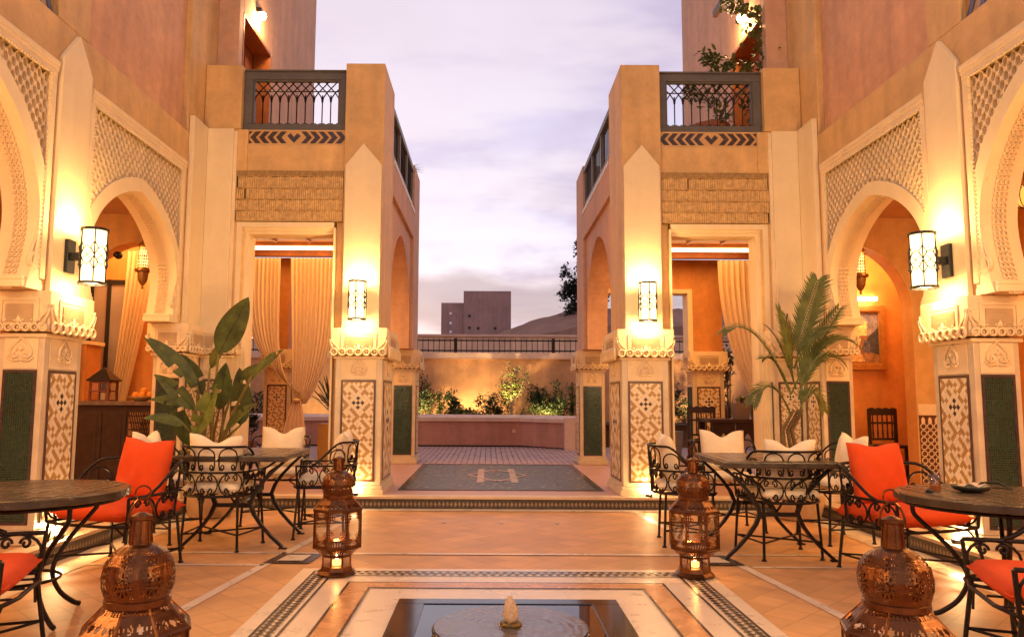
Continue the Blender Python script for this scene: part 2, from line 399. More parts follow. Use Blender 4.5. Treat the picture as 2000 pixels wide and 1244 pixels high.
# zellige on the risers
rb = MB(); rb.box(-3.335,3.335,8.556,8.568,.0,ST-.03)
for s in (-1, 1): rb.box(min(s*3.328,s*3.339),max(s*3.328,s*3.339),-6,8.55,.0,ST-.03)
part('step_riser', rb, M_RISER, plat)
rt = MB()
for i in range(150):
    x = -3.3+6.6*(i+.5)/150
    rt.add([(x-.018,8.5545,.055),(x,8.5545,.026),(x+.018,8.5545,.055),(x,8.5545,.084)], [(0,1,2,3)])
for s in (-1, 1):
    for i in range(140):
        y = 2.2+6.3*(i+.5)/140
        rt.add([(s*3.3265,y-.018,.055),(s*3.3265,y,.026),(s*3.3265,y+.018,.055),(s*3.3265,y,.084)], [(0,1,2,3)])
part('riser_tile', rt, mat('riser_tan', (.26,.18,.10), .3, .3, 30), plat, kind='stuff')
# zellige carpet in the terrace floor with its star
cp = MB(); cp.quad((-1.205,9.10,ST+.002),(1.205,9.10,ST+.002),(1.205,12.56,ST+.002),(-1.205,12.56,ST+.002))
carpet = part('zellige_carpet', cp, M_CARPET, plat)
b = MB()
for x0,x1,y0,y1 in ((-1.205,1.205,9.10,9.16),(-1.205,1.205,12.50,12.56),(-1.205,-1.12,9.16,12.5),(1.12,1.205,9.16,12.5)):
    b.quad((x0,y0,ST+.005),(x1,y0,ST+.005),(x1,y1,ST+.005),(x0,y1,ST+.005))
part('carpet_border', b, M_TDARK, carpet)
b = MB(); c = (-.03, 10.82)
def strip(p, q, w):
    p, q = Vector(p), Vector(q); t = (q-p).normalized(); nn = Vector((-t.y, t.x))*w
    return [(v.x,v.y,ST+.006) for v in (p-nn, q-nn, q+nn, p+nn)]
rh = [(c[0]+.40,c[1]),(c[0],c[1]+.80),(c[0]-.40,c[1]),(c[0],c[1]-.80)]
for i in range(4):
    q = strip(rh[i], rh[(i+1)%4], .026); b.add([(x,y,z+.002) for x,y,z in q], [(0,1,2,3)])
for x0 in (-.22,.22):
    b.add(strip((c[0]+x0,c[1]-.92), (c[0]+x0,c[1]+.92), .045), [(0,1,2,3)])
for y0 in (-.62,.62):
    q = strip((c[0]-.175,c[1]+y0), (c[0]+.175,c[1]+y0), .05); b.add([(x,y,z-.001) for x,y,z in q], [(0,1,2,3)])
part('star', b, mat('pale_rose_stone', (.40, .27, .20), .3, .1, 6), carpet)
rr = MB()
for i in range(420):
    x = random.uniform(-1.08,1.08); y = random.uniform(9.2,12.45); h = random.uniform(.012,.03); a_ = random.choice((0, pi/4))
    rr.add([(x+h*1.3*cos(a_+j*pi/2), y+h*1.3*sin(a_+j*pi/2), ST+.004) for j in range(4)], [(0,1,2,3)])
part('carpet_tile', rr, mat('pale_zellige', (.27,.25,.18), .3, .25, 8), carpet, kind='stuff')

# brick paving before the garden
pv = MB(); pv.box(-9,9,13.6,17.3,-.02,ST-.014)
pave = structure('garden_paving', pv, M_PAVE2)
rows = MB()
y = 13.62
while y < 17.0:
    x = -6.0
    while x < 5.2:
        h_ = ST-.004+random.uniform(-.002,.002)
        rows.add([(x+.008,y+.005,h_),(x+.092,y+.005,h_),(x+.092,y+.195,h_),(x+.008,y+.195,h_)], [(0,1,2,3)]); x += .1
    y += .2
part('paving_brick', rows, M_PAVE, pave, kind='stuff')
rows = MB(); rows2 = MB(); rows2.box(-1.32,1.32,12.60,13.598,ST-.004,ST+.001); part('paving_bed', rows2, M_PAVE2, plat)
for k in range(5):
    x = -1.3
    while x < 1.25: h_ = ST+.004+random.uniform(-.001,.001); rows.add([(x+.008,12.605+.2*k,h_),(x+.092,12.605+.2*k,h_),(x+.092,12.795+.2*k,h_),(x+.008,12.795+.2*k,h_)], [(0,1,2,3)]); x += .1
part('paving_brick', rows, M_PAVE, plat, kind='stuff')

# ---------------------------------------------------------------- pillars with capital and zellige
RING = {}
def ring_mesh(r, t):
    k = (r, t)
    if k not in RING:
        mb = MB(); mb.tube([(r*cos(a*pi/6), 0, r*sin(a*pi/6)) for a in range(12)], t, 4, True); RING[k] = mb.mesh('scroll', M_STUCCO, True)
    return RING[k]
def rings(cap, F, pts, r, d):
    for a, z in pts:
        o = link('scroll', ring_mesh(r, r*.36), cap); o.location = F.p(a, z, d)
        o.rotation_euler = (0, 0, atan2(F.u.y, F.u.x)) 
def capital_face(pil, cap, F, w, zt):
    """ornament of one capital face; a runs 0..w along the flared block, zt the top"""
    # stepped frame round the louvred panel
    mb = MB(); a0, a1, z0, z1 = w*.22, w*.78, zt-.235, zt-.075
    for k, dd in ((.0,.010), (.022,.004)):
        fbox(mb,F,a0+k-.02,a1-k+.02,z1-k,z1-k+.018,0.001,dd); fbox(mb,F,a0+k-.02,a0+k,z0,z1-k,0.001,dd); fbox(mb,F,a1-k,a1-k+.02,z0,z1-k,0.001,dd)
    part('panel_frame', mb, M_STUCCO, cap)
    mb = MB(); fbox(mb,F,a0+.022,a1-.022,z0,z1-.024,0.001,.003)
    for i in range(8):
        z = z0+.006+i*(z1-.03-z0)/8; fbox(mb,F,a0+.024,a1-.024,z,z+.010,.003,.011)
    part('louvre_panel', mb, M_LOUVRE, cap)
    # row of scrolls along the lip
    n = 7; r = w/n*.40
    rings(cap, F, [(w*(i+.5)/n, zt-.275) for i in range(n)], r, .022)
    mb = MB()
    for i in range(n):
        a = w*(i+.5)/n; mb.ball(F.p(a, zt-.275, .012), r*.42, 6, 4)
        if i < n-1: mb.ball(F.p(a+w/n*.5, zt-.25, .014), r*.5, 6, 4); mb.ball(F.p(a+w/n*.5, zt-.222, .010), r*.36, 6, 4)
    fpoly(mb, F, [(w*.5-.03,zt-.24),(w*.5+.03,zt-.24),(w*.5,zt-.18)], .004, .016)
    for sg in (0, 1):
        q = [(.012,zt-.10),(.020,zt-.12),(.014,zt-.145),(.035,zt-.175),(.075,zt-.215),(.10,zt-.245)]
        q2 = [(-.004,zt-.13),(.004,zt-.17),(.024,zt-.21),(.030,zt-.25)]
        for pth in (q, q2):
            ftube(mb, F, [((w-a) if sg else a, z, .012) for a,z in pth], .011, 5)
        ftube(mb, F, [(((w-a) if sg else a), z, .012) for a,z in spiral(.03,zt-.27,.004,.026,0,1.3,10)], .008, 5)
    part('lip_carving', mb, M_STUCCO, cap, smooth=True)
def cartouche(cap, F, w, zt):
    mb = MB(); c = w*.5; z = zt-.49
    for sc, r in ((1,.009), (.62,.007)):
        for sg in (-1, 1):
            q = [(c, z+.145*sc), (c+sg*.03*sc, z+.115*sc), (c+sg*.075*sc, z+.065*sc), (c+sg*.082*sc, z+.02*sc), (c+sg*.055*sc, z-.008*sc), (c+sg*.03*sc, z+.005*sc), (c+sg*.028*sc, z+.03*sc), (c+sg*.045*sc, z+.035*sc)]
            ftube(mb, F, [(a,zz,.006) for a,zz in q], r, 5)
    for sg in (-1,1): ftube(mb, F, [(c+sg*.095,z+.0,.006),(c+sg*.06,z-.03,.006),(c+sg*.01,z-.025,.006)], .008, 5)
    mb.ball(F.p(c, z+.06, .004), .018, 8, 5)
    part('cartouche', mb, M_STUCCO, cap, smooth=True)
def zellige_panel(pil, F, a0, a1, z0, z1, kind):
    """kind 'beige' (diamond mosaic) or 'green'"""
    bt = .022
    mb = MB()
    fbox(mb,F,a0,a1,z1-bt,z1,.001,.007); fbox(mb,F,a0,a1,z0,z0+bt,.001,.007); fbox(mb,F,a0,a0+bt,z0+bt,z1-bt,.001,.007); fbox(mb,F,a1-bt,a1,z0+bt,z1-bt,.001,.007)
    pan = MB(); fbox(pan, F, a0+bt, a1-bt, z0+bt, z1-bt, .001, .004)
    if kind == 'green':
        axis_y = abs(F.u.y) > .5
        po = part('zellige_panel', pan, M_GREENY if axis_y else M_GREEN, pil)
        part('tile_border', mb, M_TDARK, po); return
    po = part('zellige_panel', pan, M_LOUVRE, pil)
    part('tile_border', mb, M_BROWNT, po)
    A0, A1, Z0, Z1 = a0+bt+.002, a1-bt-.002, z0+bt+.002, z1-bt-.002
    w = A1-A0; nc = 7; dx = w/nc; hx = dx/2; nr = int((Z1-Z0)/dx); dz = (Z1-Z0)/nr; hz = dz/2
    bs = {'c': MB(), 't': MB(), 'd': MB()}
    g_ = .0022
    ct = 9 if (nc % 2) else 8
    def col(i, j):                      # i, j in half steps
        cx = i-nc; top = 2*nr-j
        if (cx,top) in ((0,ct+2),(0,ct-2),(-2,ct),(2,ct),(0,ct)): return 'd'
        if abs(cx)+abs(top-ct) <= 4: return 'c'
        p, q = (i+j)//2, (i-j)//2
        u_ = (p % 5, q % 5)
        if u_ in ((0,0),(1,0),(2,0),(2,2),(2,3),(2,4),(4,1),(4,2),(0,3),(4,4),(3,1)): return 't'
        return 'c'
    for j in range(0, 2*nr+1):
        for i in range(0, 2*nc+1):
            if (i+j) % 2: continue
            cx, cz = A0+i*hx, Z0+j*hz
            pts = [(cx-hx+g_,cz),(cx,cz-hz+g_),(cx+hx-g_,cz),(cx,cz+hz-g_)]
            pts = [(min(max(a,A0),A1), min(max(z,Z0),Z1)) for a,z in pts]
            k = col(i,j); mb2 = bs[k]
            dd = .0085+random.uniform(-.0007,.0007)
            mb2.prism([F.p(a,z,.004) for a,z in pts], [F.p(a,z,dd) for a,z in pts])
    for k, m in (('c',M_TCREAM),('t',M_TTAN),('d',M_TDARK)): part('mosaic_tile', bs[k], m, po, kind='stuff')
def pillar(label, x0, x1, y0, y1, faces, zt=1.99, zb=ST, group=None, fl=.055):
    """faces: dict side -> 'beige'|'green'|None ; sides '-y','+x','-x','+y'"""
    cx, cy = (x0+x1)/2, (y0+y1)/2
    t = thing('tiled_pillar', label, 'pillar', (cx,cy,zb), 0, group, True)
    mb = MB(); mb.box(x0,x1,y0,y1,zb+.10,zt-.33); part('shaft', mb, M_MARBLE, t, bevel=.008)
    b = MB(); b.box(x0-.035,x1+.035,y0-.035,y1+.035,zb,zb+.06); b.box(x0-.02,x1+.02,y0-.02,y1+.02,zb+.06,zb+.10); part('base', b, M_MARBLE, t, bevel=.008)
    c = MB(); e = .022
    c.box(x0-e,x1+e,y0-e,y1+e,zt-.345,zt-.315)
    p8 = [(x0-.03,y0-.03,zt-.315),(x1+.03,y0-.03,zt-.315),(x1+.03,y1+.03,zt-.315),(x0-.03,y1+.03,zt-.315)]
    c.box(x0-fl,x1+fl,y0-fl,y1+fl,zt-.30,zt)
    cap = part('capital', c, M_STUCCO, t, bevel=.006)
    for sd, kind in faces.items():
        if sd == '-y': F, w = FR((x0,y0,0),(1,0,0),(0,-1,0)), x1-x0
        elif sd == '+x': F, w = FR((x1,y0,0),(0,1,0),(1,0,0)), y1-y0
        elif sd == '-x': F, w = FR((x0,y1,0),(0,-1,0),(-1,0,0)), y1-y0
        else: F, w = FR((x1,y1,0),(-1,0,0),(0,1,0)), x1-x0
        Fc = FR(F.o - F.u*fl + F.n*fl, F.u, F.n)
        capital_face(t, cap, Fc, w+2*fl, zt)
        pm = .13*w if w < .7 else .11
        mb = MB(); fbox(mb,F,pm,w-pm,zt-.575,zt-.35,.001,.006); part('carved_plate', mb, M_STUCCO, cap)
        cartouche(cap, FR(F.o+F.n*.006, F.u, F.n), w, zt)
        zellige_panel(t, F, pm, w-pm, zb+.14, zt-.585, kind)
    return t
def sx(s, a, b): return (min(s*a,s*b), max(s*a,s*b))
inn = {1: '-x', -1: '+x'}; out = {1: '+x', -1: '-x'}
SIDE = {-1: 'left', 1: 'right'}
for s in (-1, 1):
    a, b = sx(s,1.35,1.88)
    pillar('tall beige mosaic pillar at the %s front corner of the passage, under a lit lantern' % SIDE[s], a, b, 8.68, 9.60, {'-y':'beige', inn[s]:'beige'})
    a, b = sx(s,1.35,1.76)
    pillar('far pillar at the %s end of the passage, dark green tile on its front' % SIDE[s], a, b, 12.66, 13.25, {'-y':'green', inn[s]:'beige'})
    a, b = sx(s,3.45,3.79)
    pillar('near arcade pillar on the %s with beige mosaic to the court and green tile under the arch, below a lantern' % SIDE[s], a, b, 5.70, 6.22, {'-y':'green', inn[s]:'beige'})
    pillar('arcade pillar outside the picture on the %s' % SIDE[s] if False else 'nearest arcade pillar on the %s beside the round table' % SIDE[s], a, b, 2.50, 3.02, {inn[s]:'beige'})
    a, b = sx(s,3.50,3.88)
    pillar('rearmost arcade pillar on the %s, added unseen behind the camera to hold a fill lantern' % SIDE[s], a, b, -.72, -.20, {inn[s]:'beige'})  # added to carry the fill lantern behind the camera, never in view
    a, b = sx(s,3.42,3.75)
    pillar('corner pillar behind the %s, where arcade and pavilion meet' % {-1:'banana plant', 1:'potted palm'}[s], a, b, 8.24, 8.70, {'-y':'green', inn[s]:'beige'})
    a, b = sx(s,3.06,3.41)
    pillar('doorway pillar behind the %s, beige mosaic facing the court' % {-1:'banana plant', 1:'potted palm'}[s], a, b, 8.66, 8.98, {'-y':'beige', inn[s]:'green'})
    a, b = sx(s,*((3.42,3.86) if s < 0 else (3.22,3.74)))
    pillar('pillar at the back of the %s pavilion, seen through its doorway' % SIDE[s], a, b, 12.72, 13.1, {'-y':'beige', inn[s]:'green'})

# ---------------------------------------------------------------- pavilions
def arch_pts(yc, hw, zs, zc, za, point=.0, n=36, pinch=.10):
    """from the left spring up over the apex and down to the right spring, as (y, z)"""
    P = []
    k = 6
    for i in range(k): 
        z = zs+(zc-zs)*i/k; t = (zc-z)/max(1e-6, zc-zs); P.append((yc-hw*(1-pinch*t**1.6), z))
    for i in range(n+1):
        a = pi-pi*i/n; h = za-zc
        x = hw*cos(a); z = sin(a)
        z = (1-point)*z + point*(1-abs(cos(a)))
        P.append((yc+x, zc+h*z))
    for i in range(k-1, -1, -1):
        z = zs+(zc-zs)*i/k; t = (zc-z)/max(1e-6, zc-zs); P.append((yc+hw*(1-pinch*t**1.6), z))
    return P
def dense(P, rect):
    return P
def ray_rect(c, p, R):
    y0,y1,z0,z1 = R; dx, dz = p[0]-c[0], p[1]-c[1]; t = 1e9
    if dx > 1e-9: t = min(t,(y1-c[0])/dx)
    if dx < -1e-9: t = min(t,(y0-c[0])/dx)
    if dz > 1e-9: t = min(t,(z1-c[1])/dz)
    return (c[0]+dx*t, c[1]+dz*t)
def arch_wall(mb, conv0, conv1, P, R):
    """wall with an arched opening: conv0/conv1 map (y,z) to the two faces"""
    yc = (P[0][0]+P[-1][0])/2; zs = P[0][1]; c = (yc, zs+.0)
    y0,y1,z0,z1 = R
    Q = []; PP = []
    cor = [atan2(z1-c[1], y0-c[0]), atan2(z1-c[1], y1-c[0])]
    ang = [atan2(p[1]-c[1]+1e-9, p[0]-c[0]) for p in P]
    for i, p in enumerate(P):
        if i > 0:
            for ca in cor:
                if (ang[i-1]-ca)*(ang[i]-ca) < 0:
                    t = (ang[i-1]-ca)/(ang[i-1]-ang[i]); q = (P[i-1][0]+(p[0]-P[i-1][0])*t, P[i-1][1]+(p[1]-P[i-1][1])*t)
                    PP.append(q); Q.append((y0 if ca > pi/2 else y1, z1))
        PP.append(p)
        if i == 0: Q.append((y0, zs))
        elif i == len(P)-1: Q.append((y1, zs))
        else: Q.append(ray_rect(c, p, R))
    n = len(PP)
    for cv in (conv0, conv1):
        mb.add([cv(*p) for p in PP]+[cv(*q) for q in Q], [(i,i+1,n+i+1,n+i) for i in range(n-1)])
    mb.add([conv0(*p) for p in PP]+[conv1(*p) for p in PP], [(i,i+1,n+i+1,n+i) for i in range(n-1)])
    return PP, Q
def pav(s):
    nm = {-1:'ochre corner pavilion with two tied curtains in its doorway', 1:'ochre corner pavilion with a potted climber on its balcony'}[s]
    t = thing('corner_pavilion', nm, 'pavilion', (s*2.4,10.8,ST), 0, None, True)
    def B(mb, x0, x1, y0, y1, z0, z1): a, b = sx(s,x0,x1); mb.box(a,b,y0,y1,z0,z1)
    w = MB()
    B(w,1.385,1.845,8.705,9.615,1.99,5.125)                       # front corner column
    B(w,1.847,3.065,8.76,9.05,3.25,4.155)                         # beam above the doorway
    B(w,2.985,3.50,8.735,9.05,1.99,4.328)                          # jamb wall beside it
    B(w,3.07,3.50,8.722,9.05,4.330,5.105)                         # balcony end post
    B(w,1.847,1.93,8.79,9.05,.14,3.25)
    part('front_wall', w, M_OCHRE, t, bevel=.012)
    w = MB(); B(w,1.847,3.067,8.79,9.05,4.157,4.335); part('band_backing', w, M_OCHRE, t)
    # pilaster with pointed head above the lantern
    F = FR((s*1.615,8.705,0),(s,0,0),(0,-1,0)); mb = MB()
    fpoly(mb,F,[(-.215,1.992),(.205,1.992),(.205,3.89),(0,4.145),(-.215,3.89)],.001,.032); part('pilaster', mb, M_CREAM, t, bevel=.004)
    mb = MB()
    fbox(mb,F,-.229,-.217,1.992,3.88,.001,.014); fbox(mb,F,.207,.219,1.992,3.88,.001,.014); part('pilaster_groove', mb, M_LOUVRE, t)
    # corner pilaster, one face to the court and one to the front
    mb = MB(); B(mb,3.14,3.44,8.70,8.733,1.992,4.325); B(mb,3.44,3.498,8.30,8.70,1.992,4.33); part('corner_pilaster', mb, M_CREAM, t, bevel=.004)
    mb = MB(); B(mb,3.10,3.138,8.715,8.733,1.992,4.3); part('pilaster_edge', mb, M_STUCCO, t)
    # stepped surround of the doorway
    mb = MB()
    for k,(o,i,y) in enumerate(((.13,.07,8.726),(.07,.035,8.757),(.035,.0,8.785))):
        B(mb,2.94-0+i,2.94+o,y,9.04-k*.01,.14,3.09+i); B(mb,1.95,2.94+o,y+.002,9.04-k*.01,3.09+i,3.09+o)
        B(mb,1.95-.02+.012*k,1.95,y,9.04-k*.01,.14,3.09+i)
    part('door_surround', mb, M_CREAM, t)
    # reed blind
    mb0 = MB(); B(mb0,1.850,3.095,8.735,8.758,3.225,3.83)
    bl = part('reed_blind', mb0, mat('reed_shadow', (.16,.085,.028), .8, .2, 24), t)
    zz = 3.83
    for r, h in enumerate((.07,.14,.135,.13,.125)):
        mb = MB(); x = 1.853; z1 = zz-.004; z0 = zz-h
        while x < 3.078:
            ww = random.uniform(.017,.026); jt = random.uniform(-.006,.006)
            if random.random() > .004:
                B(mb, x, x+ww-.0045, 8.722+random.uniform(0,.008), 8.735, z0+jt+.004, z1+jt)
            x += ww
        part('reed_row', mb, M_REED if r else M_REED2, bl); zz -= h
        mb = MB(); a = sx(s,1.852,3.092); mb.tube([(a[0],8.724,z0+.002),((a[0]+a[1])/2,8.722,z0+random.uniform(-.004,.006)),(a[1],8.724,z0+.003)], .006, 5); part('reed_binding', mb, M_REED2, bl)
    # chevron tiles under the balcony
    F = FR((s*2.457,8.79,0),(s,0,0),(0,-1,0)); mb = MB(); fbox(mb,F,-.60,.60,4.172,4.322,.001,.006); band = part('chevron_band', mb, mat('ochre_tile', (.58,.33,.11), .4, .1, 12), t)
    mb = MB(); fbox(mb,F,-.61,.61,4.322,4.336,.001,.012); fbox(mb,F,-.61,.61,4.158,4.172,.001,.012); part('band_edge', mb, M_OCHRE, band)
    for i in range(5):
        for sg in (-1, 1):
            c0 = sg*(.085+i*.101); e = sg*.062; tw = sg*.064
            for up in (0, 1):
                z0, z1 = (4.247,4.318) if up else (4.176,4.247)
                pts = [(c0+e,4.247),(c0+e+tw,4.247)]
                o2 = 4.318 if up else 4.176
                q = MB(); fpoly(q,F,[(c0+e,4.2475),(c0+e+tw,4.2475),(c0+tw,o2),(c0,o2)],.006,.0095+.001*random.random()); part('chevron_tile', q, M_TDARK, band)
    for sg in (-1, 1):
        q = MB(); fpoly(q,F,[(0,4.182),(sg*.080,4.265),(sg*.040,4.30),(0,4.25)],.006,.0098); part('chevron_tile', q, M_TDARK, band)
    # passage wall: recessed panel with an arch, framed by posts and a band
    P = arch_pts(11.12,1.20,1.99,2.40,3.56,.06,36,.02)
    w = MB()
    arch_wall(w, lambda y,z: (s*1.435,y,z), lambda y,z: (s*1.76,y,z), P, (9.5,12.5,1.99,3.80))
    part('passage_arch', w, M_PINK, t)
    w = MB(); B(w,1.386,1.76,9.617,12.38,3.80,4.30); B(w,1.386,1.76,12.382,13.3,1.99,5.03); part('passage_wall', w, M_PINK, t, bevel=.012)
    w = MB(); B(w,1.40,1.76,9.6,9.93,1.99,3.8); 
    # dentil band
    d = MB(); y = 9.66
    while y < 12.34:
        a = sx(s,1.376,1.3865); d.prism([(a[0],y,4.20),(a[0],y+.055,4.24),(a[0],y+.055,4.275),(a[0],y,4.235)],[(a[1],y,4.20),(a[1],y+.055,4.24),(a[1],y+.055,4.275),(a[1],y,4.235)])
        d.prism([(a[0],y+.055,4.24),(a[0],y+.11,4.20),(a[0],y+.11,4.235),(a[0],y+.055,4.275)],[(a[1],y+.055,4.24),(a[1],y+.11,4.20),(a[1],y+.11,4.235),(a[1],y+.055,4.275)]); y += .125
    part('zigzag_band', d, mat('white_tile', (.66,.6,.55), .35, .1), t)
    # room shell: ceiling, back wall, outer wall, roof terrace
    w = MB(); B(w,1.77,5.4,9.05,13.4,3.92,4.2); part('terrace_slab', w, M_PINK, t)
    w = MB(); B(w,1.77,5.2,9.06,13.08,3.74,3.90); part('ceiling', w, M_CEIL, t)
    w = MB()
    for i in range(4):
        x0 = 1.95+i*.55; B(w, x0, x0+.03, 9.06, 12.3, 3.70, 3.739)
    part('ceiling_beam', w, M_CEIL, t)
    w = MB(); B(w,1.77,5.2,12.45,12.53,3.60,3.735); B(w,1.77,5.2,12.40,12.53,3.50,3.60); part('cornice', w, M_CEIL, t)
    w = MB(); B(w,1.85,5.1,12.415,12.445,3.602,3.665); part('cove_strip', w, M_COVE, t)
    w = MB()
    if s < 0: B(w,3.52,3.80,12.9,13.2,2.0,3.56); B(w,1.77,3.52,12.9,13.2,3.44,3.56); B(w,3.80,5.2,12.9,13.2,3.44,3.56)
    else: B(w,3.28,3.79,12.9,13.2,2.0,3.56); B(w,1.77,3.28,12.9,13.2,3.05,3.56); B(w,3.79,5.2,12.9,13.2,3.1,3.56)
    part('back_wall', w, M_ORANGE, t, bevel=.01)
    if s > 0:
        w = MB(); B(w,3.20,3.279,12.86,13.2,2.0,3.05); B(w,1.77,3.20,12.86,13.2,2.98,3.049); part('side_door_frame', w, M_CREAM, t)
    w = MB(); B(w,3.80,3.86,9.05,11.2,.14,3.9); B(w,5.2,5.3,11.4,13.2,.14,3.9); B(w,3.86,5.2,11.402,11.46,.14,3.9); part('inner_wall', w, M_ORANGE, t)
    # upper storey set back behind the balcony
    zt = 9.0
    w = MB(); B(w,3.25,7.0,10.44,13.05,4.2,zt); B(w,3.25,7.0,9.07,9.22,4.2,zt); B(w,3.25,7.0,9.22,10.44,6.02,zt)
    tw = part('tower', w, M_PINK, t, bevel=.01)
    w = MB(); B(w,3.50,3.56,9.22,10.44,4.2,6.02); part('tower_door', w, mat('cedar_door', (.34,.10,.02), .45, .25, 7), tw)
    w = MB(); B(w,3.245,3.49,10.40,10.438,4.2,5.98); B(w,3.245,3.49,9.222,10.40,5.98,6.018); B(w,3.245,3.49,9.222,9.25,4.2,5.98); part('door_lining', w, mat('cedar_door', (.34,.10,.02)), tw)
    w = MB()
    for k in range(3): B(w,3.475,3.498,9.30+k*.36,9.30+k*.36+.28,4.4,5.8)
    part('door_panel', w, mat('cedar_door2', (.28,.08,.02), .45, .25, 7), tw)
    return t
pavs = {s: pav(s) for s in (-1, 1)}

# ---------------------------------------------------------------- arcades
def lattice(F, P, R, x0, m=.075):
    """carved plaster net: diamond cells with sunk hexagonal holes, between arch curve P and frame R; F maps (y, z, d)"""
    y0,y1,z0,z1 = R; halves = [MB(), MB()]; ztop = max(q[1] for q in P)
    cw, ch = .088, .102
    yc = (P[0][0]+P[-1][0])/2
    def inside(y, z):
        if not (y0+.02 < y < y1-.02 and z < z1-.02): return False
        # below the arch curve?
        best = None
        for i in range(len(P)-1):
            a, b = P[i], P[i+1]
            if (a[0]-y)*(b[0]-y) <= 0 and abs(a[0]-b[0]) > 1e-6:
                zz = a[1]+(b[1]-a[1])*(y-a[0])/(b[0]-a[0])
                best = zz if best is None else max(best, zz)
        return (best is None or z > best) 
    nj = int((z1-z0)/(ch/2))+1; ni = int((y1-y0)/(cw/2))+2
    for j in range(nj+1):
        for i in range(ni+1):
            if (i+j) % 2: continue
            cy, cz = y0+i*cw/2, z1-j*ch/2
            if not (inside(cy,cz) or inside(cy-.05,cz) or inside(cy+.05,cz)): continue
            if cz < z0: continue
            O = [(cy-cw/2,cz),(cy-cw/4,cz-ch/4),(cy,cz-ch/2),(cy+cw/4,cz-ch/4),(cy+cw/2,cz),(cy+cw/4,cz+ch/4),(cy,cz+ch/2),(cy-cw/4,cz+ch/4)]
            hx, hz = cw*.30, ch*.38
            I = [(cy-hx,cz),(cy-hx*.85,cz-hz*.55),(cy,cz-hz),(cy+hx*.85,cz-hz*.55),(cy+hx,cz),(cy+hx*.85,cz+hz*.55),(cy,cz+hz),(cy-hx*.85,cz+hz*.55)]
            n = 8
            halves[0 if cy < yc else 1].add([F(a,b,.0) for a,b in O]+[F(a,b,.004) for a,b in I]+[F(a,b,-.078) for a,b in I],
                   [(k,(k+1)%n,n+(k+1)%n,n+k) for k in range(n)]+[(n+k,n+(k+1)%n,2*n+(k+1)%n,2*n+k) for k in range(n)])
    return halves
